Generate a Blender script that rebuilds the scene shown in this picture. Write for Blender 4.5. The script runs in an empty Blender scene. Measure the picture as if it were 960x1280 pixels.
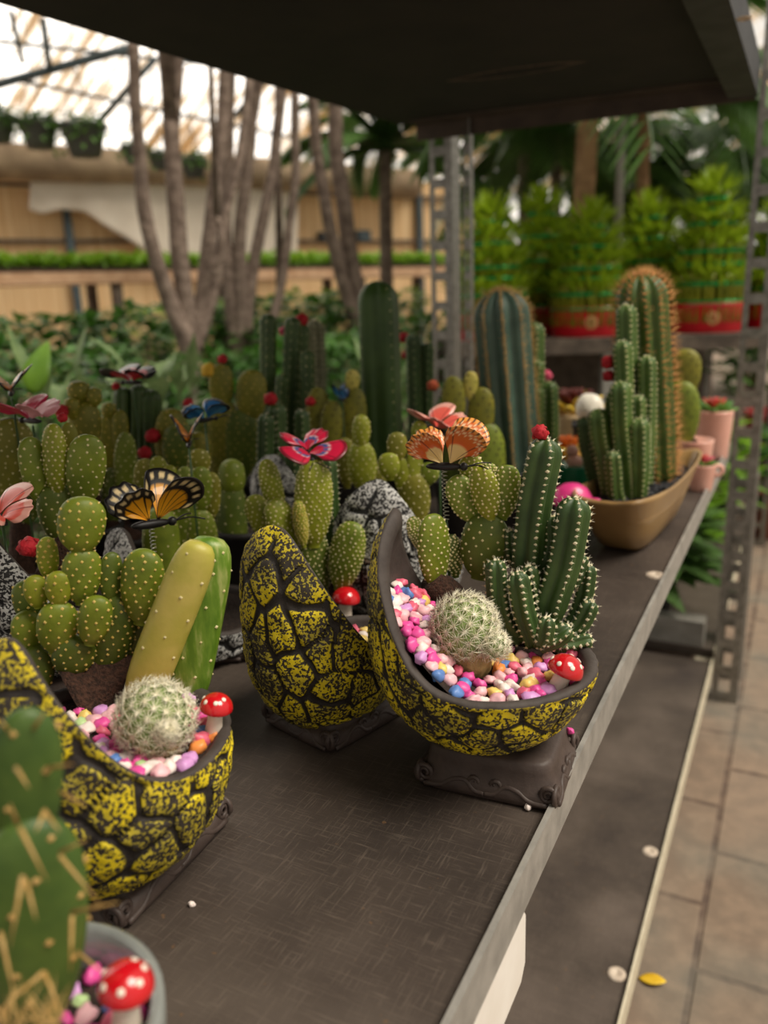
import bpy, math, random
from mathutils import Vector as V, Matrix, noise
rnd = random.Random(11)
sc = bpy.context.scene; COL = sc.collection
PI = math.pi
# ------------------------------------------------------------------ camera
H = 0.25; SH = 0.438                      # eye above shelf, shelf top above ground
F0, PIT, YAW, ROLL = 1020.0, 0.26565, 0.47564, -0.03452
CAM = V((0, 0, SH + H))
FH = V((-math.sin(YAW), math.cos(YAW), 0)); RT = V((math.cos(YAW), math.sin(YAW), 0)); UP = V((0, 0, 1))
FW = FH*math.cos(PIT) - UP*math.sin(PIT); UC = FH*math.sin(PIT) + UP*math.cos(PIT)
cR, sR = math.cos(ROLL), math.sin(ROLL)
AX = -0.365*H                            # front edge of the rack
BX = -2.2*H                              # back edge
YP = 5.41*H                              # far posts
ZU = SH + H + 0.968*H; ZL = SH + H - 2.469*H
def ray(px, py):
    a, b = px-480, py-640
    u = cR*a + sR*b; v = -sR*a + cR*b
    return RT*u - UC*v + FW*F0
def at(px, py, d):                       # point of a pixel at forward distance d
    r = ray(px, py); return CAM + r*(d/r.dot(FH))
def onz(px, py, z):
    r = ray(px, py); return CAM + r*((z-CAM.z)/r.z)
def pxm(p): return (V(p)-CAM).dot(FW)/F0  # metres per pixel at a point
cd = bpy.data.cameras.new('camera'); co = bpy.data.objects.new('camera', cd); COL.objects.link(co)
X = RT*cR + UC*sR; Y = RT*(-sR) + UC*cR
co.matrix_world = Matrix(((X.x, Y.x, -FW.x, CAM.x), (X.y, Y.y, -FW.y, CAM.y), (X.z, Y.z, -FW.z, CAM.z), (0, 0, 0, 1)))
cd.sensor_width = 36; cd.lens = F0/1280*36; cd.clip_start = 0.02; cd.clip_end = 100
cd.dof.use_dof = True; cd.dof.focus_distance = 0.42; cd.dof.aperture_fstop = 6.6
sc.camera = co
sc.view_settings.view_transform = 'Standard'; sc.view_settings.look = 'None'
sc.view_settings.gamma = 1; sc.view_settings.use_curve_mapping = False
sc.view_settings.exposure = 0.0
# ------------------------------------------------------------------ materials
def C(h):
    h = h.lstrip('#'); o = []
    for i in (0, 2, 4):
        c = int(h[i:i+2], 16)/255; o.append(c/12.92 if c <= .04045 else ((c+.055)/1.055)**2.4)
    return (*o, 1)
class N:
    def __init__(s, name):
        s.m = bpy.data.materials.new(name); s.m.use_nodes = True
        s.t = s.m.node_tree; s.n = s.t.nodes; s.b = s.n['Principled BSDF']
    def new(s, ty, **kw):
        n = s.n.new(ty)
        for k, v in kw.items():
            if k in n.inputs: n.inputs[k].default_value = v
            else: setattr(n, k, v)
        return n
    def ln(s, a, b): s.t.links.new(a, b)
    def obj(s): return s.new('ShaderNodeTexCoord').outputs['Object']
    def noise(s, scale, detail=3, vec=None, rough=.55):
        n = s.new('ShaderNodeTexNoise'); n.inputs['Scale'].default_value = scale; n.inputs['Detail'].default_value = detail
        n.inputs['Roughness'].default_value = rough
        s.ln(vec if vec else s.obj(), n.inputs['Vector']); return n.outputs['Fac']
    def ramp(s, fac, stops, interp='LINEAR'):
        r = s.new('ShaderNodeValToRGB'); cr = r.color_ramp; cr.interpolation = interp
        while len(cr.elements) < len(stops): cr.elements.new(.5)
        for e, (p, c) in zip(cr.elements, stops): e.position = p; e.color = C(c) if isinstance(c, str) else (c, c, c, 1)
        s.ln(fac, r.inputs['Fac']); return r.outputs['Color']
    def mix(s, fac, a, b):
        m = s.new('ShaderNodeMix'); m.data_type = 'RGBA'
        for sock, v in ((m.inputs[0], fac), (m.inputs[6], a), (m.inputs[7], b)):
            if isinstance(v, (int, float)): sock.default_value = v
            elif isinstance(v, str): sock.default_value = C(v)
            else: s.ln(v, sock)
        return m.outputs[2]
    def math(s, op, a, b=0.0):
        m = s.new('ShaderNodeMath', operation=op)
        for i, v in enumerate((a, b)):
            if isinstance(v, (int, float)): m.inputs[i].default_value = v
            else: s.ln(v, m.inputs[i])
        return m.outputs[0]
    def bump(s, h, strength=.3, dist=.002):
        b = s.new('ShaderNodeBump'); b.inputs['Strength'].default_value = strength; b.inputs['Distance'].default_value = dist
        s.ln(h, b.inputs['Height']); s.ln(b.outputs[0], s.b.inputs['Normal'])
    def base(s, c):
        if isinstance(c, str): s.b.inputs['Base Color'].default_value = C(c)
        else: s.ln(c, s.b.inputs['Base Color'])
def plain(name, c1, c2=None, scale=60, rough=.5, bump=0, bscale=None, metal=0, coat=0, detail=3, bd=.002, spec=.5, trans=0):
    m = N(name)
    f = m.noise(scale, detail)
    m.base(m.ramp(f, [(.35, c1), (.65, c2 or c1)]))
    m.b.inputs['Roughness'].default_value = rough; m.b.inputs['Metallic'].default_value = metal
    m.b.inputs['Coat Weight'].default_value = coat; m.b.inputs['Specular IOR Level'].default_value = spec
    if bump: m.bump(m.noise(bscale or scale, 4), bump, bd)
    if trans:                                          # thin leaves let light through
        tr = m.new('ShaderNodeBsdfTranslucent'); tr.inputs[0].default_value = C(c2 or c1)
        mx = m.new('ShaderNodeMixShader'); mx.inputs[0].default_value = trans
        m.ln(m.b.outputs[0], mx.inputs[1]); m.ln(tr.outputs[0], mx.inputs[2])
        m.ln(mx.outputs[0], m.n['Material Output'].inputs[0])
    return m.m
def attr_mat(name, rough=.4):
    m = N(name); a = m.new('ShaderNodeAttribute', attribute_name='Col'); m.ln(a.outputs['Color'], m.b.inputs['Base Color'])
    m.b.inputs['Roughness'].default_value = rough; m.b.inputs['Coat Weight'].default_value = .3; return m.m
def egg_mat(name, hi, mid, base, groove):
    m = N(name)
    a = m.new('ShaderNodeAttribute', attribute_name='crack').outputs['Fac']
    fleck = m.noise(600, 1.5, rough=.6); broad = m.noise(45, 2)
    th = m.math('ADD', m.math('MULTIPLY', m.math('SUBTRACT', broad, .5), .3), fleck)
    # raised plate edges catch more of the dry-brushed paint
    edge = m.math('MULTIPLY', m.math('SUBTRACT', 1.0, m.math('ABSOLUTE', m.math('SUBTRACT', m.math('MULTIPLY', a, 2.2), .8))), .05)
    th = m.math('ADD', th, edge)
    k = m.ramp(th, [(.50, 0.0), (.525, 1.0)])
    col = m.mix(k, base, m.ramp(broad, [(.38, mid), (.6, hi)]))
    g = m.ramp(a, [(.35, 0.0), (.6, 1.0)])
    m.base(m.mix(g, col, groove))
    m.b.inputs['Roughness'].default_value = .62
    m.bump(m.math('SUBTRACT', m.math('MULTIPLY', k, .5), g), 1.0, .0016)
    return m.m
M = {}
M['egg'] = egg_mat('yellow_crackle_glaze', '#e9d01c', '#ab9c34', '#38312a', '#2d2724')
M['silver'] = egg_mat('silver_crackle_glaze', '#d9d8d4', '#b5b4b0', '#2c2a29', '#1d1b1b')
M['clay'] = plain('dark_brown_clay', '#40342f', '#4d403a', 90, .55, .15, 300)
M['clay_in'] = plain('inner_grey_clay', '#3a322e', '#4a423d', 70, .7, .15, 300)
M['soil'] = plain('dark_soil', '#1d1612', '#3a2a20', 400, .95, .8, 500, bd=.003)
M['root'] = plain('fibrous_root_soil', '#2e1c12', '#55382a', 500, .95, .9, 700, bd=.003)
M['pad_light'] = plain('yellow_green_cactus_skin', '#7d861a', '#959a26', 70, .5, .12, 300)
M['pad_mid'] = plain('mid_green_cactus_skin', '#66761a', '#7f8c24', 70, .5, .12, 300)
M['pad_dark'] = plain('deep_green_cactus_skin', '#4c5d18', '#616f1f', 60, .5, .12, 300)
M['pad_olive'] = plain('olive_cactus_skin', '#6b6c1a', '#85801f', 50, .55, .12, 300)
M['pad_yellow'] = plain('pale_yellow_cactus_skin', '#b3ad45', '#cdbd62', 45, .45, .1, 200)
def streak_mat():
    m = N('streaked_green_cactus_skin')
    mp = m.new('ShaderNodeMapping'); mp.inputs['Scale'].default_value = (1, 1, .22); m.ln(m.obj(), mp.inputs[0])
    f = m.noise(170, 4, mp.outputs[0])
    m.base(m.ramp(f, [(.4, '#567a1c'), (.52, '#6b8d2a'), (.64, '#a3ad62')])); m.b.inputs['Roughness'].default_value = .42
    return m.m
M['pad_streak'] = streak_mat()
M['col_dark'] = plain('dark_green_column_skin', '#2f471d', '#3f5825', 60, .5, .1, 300)
M['col_mid'] = plain('green_column_skin', '#3f5a22', '#536b29', 60, .5, .1, 300)
M['col_blue'] = plain('blue_green_column_skin', '#3e574a', '#51695a', 40, .5, .1, 300)
M['col_grey'] = plain('grey_woolly_column_skin', '#6b6d52', '#85846a', 200, .85, .3, 500)
M['areole'] = plain('cream_areole', '#d9c98a', '#efe4b4', 300, .8)
M['areole_y'] = plain('golden_areole', '#cfae4e', '#e2c770', 300, .8)
M['areole_w'] = plain('white_woolly_areole', '#c6b88e', '#e4dabb', 300, .8)
M['areole_k'] = plain('dark_areole', '#2c2414', '#4a3c1c', 300, .8)
M['spine'] = plain('cream_spine', '#e2d9b8', '#f6f0da', 300, .6)
M['spine_tan'] = plain('tan_spine', '#b08a4a', '#cda868', 300, .5)
M['spine_orange'] = plain('orange_brown_spine', '#b57a3c', '#d29a58', 300, .6)
M['mam'] = plain('pale_green_ball_cactus', '#6f8a45', '#9aa86a', 120, .7)
M['mam_base'] = plain('dry_corky_cactus_base', '#94804e', '#b9a56c', 200, .85, .4, 400)
M['red'] = plain('red_flower', '#a3101c', '#c51a2a', 200, .7, .5, 500)
M['pinkf'] = plain('pink_flower', '#c8385c', '#e0607c', 200, .7)
M['cap'] = plain('glossy_red_cap', '#c0101c', '#d11a22', 60, .18, coat=.6)
M['white'] = plain('cream_white_paint', '#eee6d4', '#f6f0e2', 60, .4)
M['stalk'] = plain('pale_pink_stalk', '#ead9c6', '#f1e6d6', 60, .45)
M['black'] = plain('black_plastic', '#141213', '#1e1b1c', 60, .45)
M['wing'] = attr_mat('printed_wing')
M['stick'] = plain('green_wire', '#2f4a24', '#3c5a2c', 60, .5)
M['coil'] = plain('steel_spring', '#8d8f80', '#b0b0a0', 60, .35, metal=.8)
def board_mat(name, c1, c2, c3):
    m = N(name)
    big = m.noise(9, 5); col = m.ramp(big, [(.3, c1), (.5, c2), (.72, c3)])
    mp = m.new('ShaderNodeMapping'); mp.inputs['Scale'].default_value = (1, .06, 1); m.ln(m.obj(), mp.inputs[0])
    mp2 = m.new('ShaderNodeMapping'); mp2.inputs['Scale'].default_value = (.06, 1, 1); m.ln(m.obj(), mp2.inputs[0])
    g1 = m.noise(1100, 3, mp.outputs[0]); g2 = m.noise(1250, 3, mp2.outputs[0])
    g = m.math('MAXIMUM', g1, g2)
    col = m.mix(m.math('MULTIPLY', m.ramp(g, [(.55, 0.0), (.75, 1.0)]), .26), col, '#85776a')
    sp = m.noise(160, 2); col = m.mix(m.math('MULTIPLY', m.ramp(sp, [(.72, 0.0), (.76, 1.0)]), .5), col, '#75573a')
    m.base(col); m.b.inputs['Roughness'].default_value = .5; m.b.inputs['Specular IOR Level'].default_value = .35
    m.bump(g, .22, .0006); return m.m
M['board'] = board_mat('film_faced_plywood', '#332c28', '#443b35', '#5a5048')
M['board2'] = board_mat('worn_film_faced_plywood', '#37302d', '#4c433c', '#62574f')
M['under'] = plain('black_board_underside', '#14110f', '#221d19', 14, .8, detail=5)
M['galv'] = plain('galvanised_steel', '#77756f', '#989690', 120, .42, .1, 300, metal=.75, detail=5)
M['galv2'] = plain('dull_galvanised_steel', '#918e88', '#aaa69f', 60, .5, .1, 300, metal=.3, detail=5)
M['cream_rail'] = plain('cream_painted_rail', '#c9bfa6', '#ddd3ba', 40, .5, metal=.2)
M['screw'] = plain('pale_plastic_washer', '#b9a794', '#cfc0ae', 200, .6)
M['label'] = plain('white_plastic_strip', '#e9e2d8', '#f3eee6', 30, .4)
M['tan'] = plain('tan_glazed_ceramic', '#8a6a40', '#a58350', 14, .38, .05, 60, coat=.25, detail=5)
M['gravel'] = plain('black_gravel', '#17171a', '#3a3b42', 500, .35, 1, 420, bd=.004)
M['pinkpot'] = plain('blush_pink_ceramic', '#e2a592', '#eeb9a8', 20, .35, coat=.2)
M['greypot'] = plain('black_nursery_plastic', '#201d1c', '#2c2826', 60, .6)
M['bark'] = plain('grey_brown_bark', '#65554b', '#8f7d70', 30, .9, .8, 40, bd=.01, detail=6)
M['palm_bark'] = plain('tan_palm_bark', '#8d6c4c', '#b08c66', 30, .9, .8, 60, bd=.01, detail=6)
M['leaf'] = plain('shrub_leaf', '#28501a', '#4c7a28', 6, .5, trans=.25)
M['leaf_l'] = plain('fresh_green_leaf', '#628f22', '#88b230', 10, .5, trans=.35)
M['leaf_d'] = plain('dark_palm_leaf', '#345224', '#567a36', 6, .5, trans=.25)
M['leaf_b'] = plain('broad_grey_green_leaf', '#4d6a3a', '#7f9460', 12, .5, trans=.2)
M['bam'] = plain('yellow_green_bamboo_stalk', '#6e7c1a', '#98982a', 40, .4)
M['bam_leaf'] = plain('bamboo_leaf', '#728f1a', '#9cb428', 20, .45, trans=.3)
M['foil'] = plain('shiny_green_tie', '#0b7a34', '#12a04a', 60, .2, metal=.4)
M['redpot'] = plain('glossy_red_pot', '#b50f1e', '#cc1626', 30, .3, coat=.3)
M['gold'] = plain('gold_print', '#b07c48', '#c4935c', 100, .4)
M['wood'] = plain('weathered_table_wood', '#4a4038', '#6d6054', 20, .8, .2, 60)
M['plank'] = plain('pale_bench_plank', '#b08a68', '#c8a483', 15, .8, .2, 60)
M['steelblue'] = plain('blue_grey_steel', '#3c4a50', '#52626a', 20, .6)
M['tarp'] = plain('pale_tarpaulin', '#d6cbba', '#e4dbcc', 3, .6, .15, 8, bd=.02)
M['roll'] = plain('rolled_brown_tarpaulin', '#8a7760', '#ab967a', 6, .8, .3, 20, bd=.02)
M['terra'] = plain('terracotta', '#8d4a30', '#aa5f40', 40, .8)
M['bowl'] = plain('grey_glass_bowl', '#767a76', '#969a96', 30, .12, coat=.6)
M['leafy'] = plain('dry_yellow_leaf', '#d6a81c', '#e6c030', 60, .6)
PEB = {'hot pink': ('#dd3f94', '#ee62ac'), 'pale pink': ('#efb3bb', '#f6c8cb'), 'cream white': ('#efdcd4', '#f7ebe4'),
       'lilac': ('#cf8fd0', '#dda6dc'), 'orange': ('#ef8a3c', '#f5a058'), 'blue': ('#4f78bd', '#6b92cf'),
       'yellow': ('#ecc862', '#f3d780'), 'mint green': ('#b4d68e', '#c6e2a4'), 'rose red': ('#df5a76', '#ea7890')}
for k, (a, b) in PEB.items(): M['peb '+k] = plain(k.replace(' ', '_')+'_pebble_paint', a, b, 250, .42)
def reed_mat(name, vert_axis='X', c1='#d6a973', c2='#f3d6a8', glow=False):
    m = N(name)
    mp = m.new('ShaderNodeMapping'); mp.inputs['Scale'].default_value = (1, 1, .02) if vert_axis == 'X' else ((.02, 1, 1) if vert_axis == 'Y' else (1, .02, 1))
    m.ln(m.obj(), mp.inputs[0])
    f = m.noise(45, 4, mp.outputs[0])
    m.base(m.ramp(f, [(.3, c1), (.7, c2)])); m.b.inputs['Roughness'].default_value = .8
    m.bump(f, .5, .01); return m.m
M['reed'] = reed_mat('reed_matting')
def roof_mat():
    m = N('translucent_reed_roof')
    mp = m.new('ShaderNodeMapping'); mp.inputs['Scale'].default_value = (1, .05, 1); m.ln(m.obj(), mp.inputs[0])
    f = m.noise(15, 5, mp.outputs[0]); g = m.noise(1.6, 3)
    t = m.math('ADD', m.math('MULTIPLY', f, .8), m.math('MULTIPLY', g, .5))
    m.base('#a07c4c'); m.b.inputs['Roughness'].default_value = .9
    tr = m.new('ShaderNodeBsdfTranslucent'); tr.inputs[0].default_value = C('#d8b888')
    tp = m.new('ShaderNodeBsdfTransparent')
    a = m.new('ShaderNodeMixShader'); a.inputs[0].default_value = .75; m.ln(m.b.outputs[0], a.inputs[1]); m.ln(tr.outputs[0], a.inputs[2])
    b = m.new('ShaderNodeMixShader'); m.ln(m.ramp(t, [(.64, 1.0), (.76, .1)]), b.inputs[0]); m.ln(a.outputs[0], b.inputs[1]); m.ln(tp.outputs[0], b.inputs[2])
    m.ln(b.outputs[0], m.n['Material Output'].inputs[0]); return m.m
M['roof'] = roof_mat()
def paver_mat():
    m = N('clay_and_grey_pavers')
    mp = m.new('ShaderNodeMapping'); mp.inputs['Rotation'].default_value = (0, 0, PI/2); mp.inputs['Location'].default_value = (.05, .045, 0); m.ln(m.obj(), mp.inputs[0])
    b = m.new('ShaderNodeTexBrick'); m.ln(mp.outputs[0], b.inputs['Vector'])
    b.inputs['Scale'].default_value = 1; b.inputs['Brick Width'].default_value = .2; b.inputs['Row Height'].default_value = .1
    b.inputs['Mortar Size'].default_value = .0042; b.inputs['Mortar Smooth'].default_value = .3; b.inputs['Bias'].default_value = 0
    b.inputs['Color1'].default_value = C('#837262'); b.inputs['Color2'].default_value = C('#786757'); b.inputs['Mortar'].default_value = C('#54443a')
    n1 = m.noise(5, 5); n2 = m.noise(40, 4)
    col = m.mix(m.math('MULTIPLY', m.ramp(n1, [(.45, 0.0), (.62, 1.0)]), .75), b.outputs['Color'], '#6c695f')
    col = m.mix(m.math('MULTIPLY', m.ramp(n2, [(.4, 0.0), (.7, 1.0)]), .25), col, '#b89c82')
    m.base(col); m.b.inputs['Roughness'].default_value = .8
    m.bump(m.math('SUBTRACT', m.math('MULTIPLY', n2, .3), b.outputs['Fac']), .5, .006); return m.m
M['paver'] = paver_mat()
# ------------------------------------------------------------------ mesh tools
class MB:
    def __init__(s): s.v = []; s.f = []; s.m = []; s.c = None
    def add(s, vs, fs, m=0):
        o = len(s.v); s.v += [V(p) for p in vs]; s.f += [tuple(i+o for i in f) for f in fs]; s.m += [m]*len(fs)
    def build(s, name, mats, parent=None, origin=None, smooth=True, attrs=None, auto=None):
        if not isinstance(mats, (list, tuple)): mats = [mats]
        me = bpy.data.meshes.new(name)
        org = V(parent.get('_o', (0, 0, 0))) if parent else V(origin or (0, 0, 0))
        me.from_pydata([p-org for p in s.v], [], s.f)
        for m in mats: me.materials.append(M[m] if isinstance(m, str) else m)
        me.polygons.foreach_set('material_index', s.m)
        me.polygons.foreach_set('use_smooth', [smooth]*len(s.f))
        if attrs:
            for k, vals in attrs.items():
                if isinstance(vals[0], float):
                    a = me.attributes.new(k, 'FLOAT', 'POINT'); a.data.foreach_set('value', vals)
                else:
                    a = me.color_attributes.new(k, 'FLOAT_COLOR', 'POINT'); a.data.foreach_set('color', [x for c in vals for x in c])
        me.validate(); me.update()
        if smooth and auto:
            try: me.set_sharp_from_angle(angle=auto)
            except Exception: pass
        o = bpy.data.objects.new(name, me); COL.objects.link(o)
        if parent: o.parent = parent
        else: o.location = org
        if parent: o['_o'] = list(org)
        return o
def tag(o, label, cat, group=None, kind=None):
    o['label'] = label; o['category'] = cat
    if group: o['group'] = group
    if kind: o['kind'] = kind
    return o
def thing(name, loc, label, cat, group=None):
    o = bpy.data.objects.new(name, None); COL.objects.link(o); o.location = loc; o['_o'] = list(loc); o.empty_display_size = .02
    return tag(o, label, cat, group)
def struct(o): o['kind'] = 'structure'; return o
def frame(d):
    d = V(d).normalized(); a = V((0, 0, 1)) if abs(d.z) < .9 else V((1, 0, 0))
    x = d.cross(a).normalized(); return x, d.cross(x).normalized(), d
def box(mb, c, s, m=0, ax=None):
    x, y, z = ax or (V((1, 0, 0)), V((0, 1, 0)), V((0, 0, 1))); c = V(c)
    vs = [c + x*(i*s[0]/2) + y*(j*s[1]/2) + z*(k*s[2]/2) for i in (-1, 1) for j in (-1, 1) for k in (-1, 1)]
    mb.add(vs, [(0, 1, 3, 2), (4, 6, 7, 5), (0, 4, 5, 1), (2, 3, 7, 6), (0, 2, 6, 4), (1, 5, 7, 3)], m)
def smooth_path(pts, n):
    pts = [V(p) for p in pts]
    if len(pts) == 2: return [pts[0].lerp(pts[1], i/(n-1)) for i in range(n)]
    out = []; k = len(pts)-1
    for i in range(n):
        t = i/(n-1)*k; j = min(int(t), k-1); u = t-j
        p1, p2 = pts[j], pts[j+1]; p0 = pts[j-1] if j else p1*2-p2; p3 = pts[j+2] if j+2 <= k else p2*2-p1
        out.append(.5*((2*p1) + (p2-p0)*u + (2*p0-5*p1+4*p2-p3)*u*u + (3*p1-p0-3*p2+p3)*u**3))
    return out
def tube(mb, pts, rad, n=8, m=0, cap=True, mod=None):
    L = len(pts); rads = rad if isinstance(rad, (list, tuple)) else [rad]*L
    x = None; rings = []
    for i, p in enumerate(pts):
        d = (pts[min(i+1, L-1)] - pts[max(i-1, 0)])
        d = d.normalized() if d.length > 1e-9 else V((0, 0, 1))
        if x is None: x, y, _ = frame(d)
        else:
            x = (x - d*x.dot(d)).normalized(); y = d.cross(x)
        rings.append([p + (x*math.cos(2*PI*k/n) + y*math.sin(2*PI*k/n))*(rads[i]*(mod(k/n, i/(L-1)) if mod else 1)) for k in range(n)])
    vs = [q for r in rings for q in r]
    fs = [(i*n+k, i*n+(k+1) % n, (i+1)*n+(k+1) % n, (i+1)*n+k) for i in range(L-1) for k in range(n)]
    if cap: fs += [tuple(range(n))[::-1], tuple((L-1)*n+k for k in range(n))]
    mb.add(vs, fs, m)
    return rings
def ball(mb, c, r, nu=12, nv=8, m=0, ax=None, nz=0, seed=0):
    if not isinstance(r, (tuple, list)): r = (r, r, r)
    x, y, z = ax or (V((1, 0, 0)), V((0, 1, 0)), V((0, 0, 1))); c = V(c)
    vs = []
    for j in range(1, nv):
        a = PI*j/nv
        for i in range(nu):
            b = 2*PI*i/nu; d = V((math.sin(a)*math.cos(b), math.sin(a)*math.sin(b), math.cos(a)))
            k = 1 + (nz*noise.noise(d*1.6 + V((seed*3.1, seed*1.7, 0))) if nz else 0)
            vs.append(c + (x*(d.x*r[0]) + y*(d.y*r[1]) + z*(d.z*r[2]))*k)
    t = len(vs); vs += [c + z*r[2], c - z*r[2]]
    fs = [(j*nu+i, (j+1)*nu+i, (j+1)*nu+(i+1) % nu, j*nu+(i+1) % nu) for j in range(nv-2) for i in range(nu)]
    fs += [(t, i, (i+1) % nu) for i in range(nu)] + [(t+1, (nv-2)*nu+(i+1) % nu, (nv-2)*nu+i) for i in range(nu)]
    mb.add(vs, fs, m)
def lathe(mb, c, prof, n=24, m=0, ax=None, sx=1, sy=1):
    x, y, z = ax or (V((1, 0, 0)), V((0, 1, 0)), V((0, 0, 1))); c = V(c); L = len(prof)
    vs = [c + x*(r*sx*math.cos(2*PI*i/n)) + y*(r*sy*math.sin(2*PI*i/n)) + z*h for r, h in prof for i in range(n)]
    fs = [(j*n+i, j*n+(i+1) % n, (j+1)*n+(i+1) % n, (j+1)*n+i) for j in range(L-1) for i in range(n)]
    mb.add(vs, fs, m)
def dot(mb, p, n, r, m):
    x, y, z = frame(n)
    mb.add([p+x*r, p+y*r, p-x*r, p-y*r, p+z*r*.9], [(0, 1, 4), (1, 2, 4), (2, 3, 4), (3, 0, 4)], m)
def needle(mb, p, q, r, m):
    x, y, z = frame(q-p)
    mb.add([p+x*r, p-x*r*.5+y*r*.87, p-x*r*.5-y*r*.87, q], [(0, 1, 3), (1, 2, 3), (2, 0, 3)], m)
# ------------------------------------------------------------------ cactus parts
def pad(root, b, t, w, th=.42, skin='pad_mid', ar='areole', step=None, twist=0, dotr=1.0, spine=.0, g=1.22, name='pad', rseed=0, spmat='spine', sq=2.3):
    """flattened obovate pad from b to t (world points), w metres wide"""
    b, t = V(b), V(t); a = t-b; L = a.length; a.normalize()
    cen = (b+t)/2; n = (CAM-cen); n = (n - a*n.dot(a)).normalized()
    n = Matrix.Rotation(twist, 3, a) @ n; s = a.cross(n)
    W = w/2; T = max(W*th, .0025); mb = MB()
    r = random.Random(rseed or int(b.x*1e5+t.z*1e4))
    ph = r.random()*9
    def prof(u): return max(0.0, 1-abs(2*u**g-1)**sq)**(1/sq)
    def P(u, q):
        k = prof(u)
        if u < .25: k = max(k, .34*(1-u/.25)**.5)
        wob = 1 + .035*noise.noise(V((u*3, math.cos(q)*1.3, ph)))
        return b + a*(u*L) + s*(W*k*math.cos(q)*wob) + n*(T*(k**.8)*math.sin(q)*wob)
    NU, NQ = 16, 20
    us = [(1-math.cos(PI*i/NU))/2 for i in range(NU+1)]
    vs = [P(u, 2*PI*k/NQ) for u in us for k in range(NQ)]
    fs = [(i*NQ+k, i*NQ+(k+1) % NQ, (i+1)*NQ+(k+1) % NQ, (i+1)*NQ+k) for i in range(NU) for k in range(NQ)]
    mb.add(vs, fs, 0)
    step = step or W*.36
    rows = max(4, int(L/(step*.82))); dr = .00080*dotr
    for i in range(1, rows+1):
        u = .06 + .93*(i-.5)/rows
        per = 2*(W*prof(u)+T*prof(u))*1.6; nq = max(3, int(per/step))
        for k in range(nq):
            q = 2*PI*(k+(i % 2)*.5)/nq + r.uniform(-.08, .08)
            uu = min(.995, u + r.uniform(-.01, .01))
            p = P(uu, q); e1 = P(min(1, uu+.01), q)-P(uu-.01, q); e2 = P(uu, q+.05)-P(uu, q-.05)
            nn = e2.cross(e1)
            if nn.length < 1e-12: nn = a.copy()
            nn.normalize()
            if nn.dot(p-(b+a*(uu*L))) < 0: nn = -nn
            if nn.dot(CAM-p) < -.02: continue
            dot(mb, p-nn*dr*.1, nn, dr*r.uniform(.8, 1.2), 1)
            if spine:
                for z in range(3):
                    dv = (nn + V((r.uniform(-.7, .7), r.uniform(-.7, .7), r.uniform(-.7, .7)))).normalized()
                    needle(mb, p, p+dv*spine*r.uniform(.6, 1.2), .00013*max(1, dotr*.7), 2)
    return mb.build(name, [skin, ar, spmat], root)
def column(root, pts, r, ribs=5, depth=.28, skin='col_mid', ar='areole_w', gap=None, dotr=1.0, spine=.004, spn=4, spmat='spine', name='stem', taper=.35, base=.8, rot=0, rib_color=None, spw=1.0):
    """ribbed column along pts with areoles on its ribs"""
    n = max(14, min(40, int((V(pts[-1])-V(pts[0])).length/r*5)))
    path = smooth_path(pts, n); mb = MB(); rr = random.Random(int(V(pts[0]).x*1e5+V(pts[-1]).z*1e4))
    Ltot = sum((path[i+1]-path[i]).length for i in range(n-1))
    tipn = max(1.3*r/Ltot, .02)
    rads = []
    for i in range(n):
        t = i/(n-1); k = 1.0
        if t < .3: k = base + (1-base)*(t/.3)
        rads.append(r*k)
    # round tip: append extra rings
    d = (path[-1]-path[-2]).normalized(); ex = 6; e0 = path[-1]
    path = path + [e0 + d*(r*.9*math.sin(PI/2*(j+1)/ex)) for j in range(ex)]
    rads = rads + [max(r*math.cos(PI/2*(j+1)/ex), r*.04) for j in range(ex)]
    # shift the tip back so the total length stays
    back = r*.8
    path = [p - d*back*min(1, i/(n-1)) for i, p in enumerate(path)]
    sub = 6; nk = ribs*sub
    def mod(k, t):
        c = abs(math.cos(PI*(k*ribs+rot)))
        return 1 - depth*(1-c)**1.0
    tube(mb, path, rads, nk, 0, True, mod)
    # areoles
    gap = gap or r*.34; x = None; acc = 0; lastp = path[0]; prev = None
    L = len(path); cr = []
    for i, p in enumerate(path):
        dd = (path[min(i+1, L-1)]-path[max(i-1, 0)]).normalized()
        if x is None: x, y, _ = frame(dd)
        else:
            x = (x-dd*x.dot(dd)).normalized(); y = dd.cross(x)
        cr.append((p.copy(), x.copy(), y.copy(), dd.copy(), rads[i]))
    dr = .00080*dotr
    for k in range(ribs):
        ang = 2*PI*(k-rot)/ribs; last = None; off = rr.random()*gap
        s = -off
        for i in range(L-1):
            p0 = cr[i][0]+(cr[i][1]*math.cos(ang)+cr[i][2]*math.sin(ang))*cr[i][4]
            p1 = cr[i+1][0]+(cr[i+1][1]*math.cos(ang)+cr[i+1][2]*math.sin(ang))*cr[i+1][4]
            l = (p1-p0).length
            if l < 1e-7: continue
            while s < l:
                if s >= 0:
                    p = p0.lerp(p1, s/l); out = (cr[i][1]*math.cos(ang)+cr[i][2]*math.sin(ang))
                    if i >= n-1: out = (out*(L-1-i) + cr[i][3]*(i-n+2)).normalized()
                    if out.dot((CAM-p).normalized()) > -.45:
                        dot(mb, p-out*dr*.3, out, dr*rr.uniform(.85, 1.25), 1)
                        for z in range(spn if spine else 0):
                            dv = (out + V((rr.uniform(-1, 1), rr.uniform(-1, 1), rr.uniform(-.6, 1)))*.9).normalized()
                            needle(mb, p, p+dv*spine*rr.uniform(.5, 1.2), .00014*spw, 2)
                s += gap
            s -= l
    return mb.build(name, [skin, ar, spmat], root)
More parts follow.
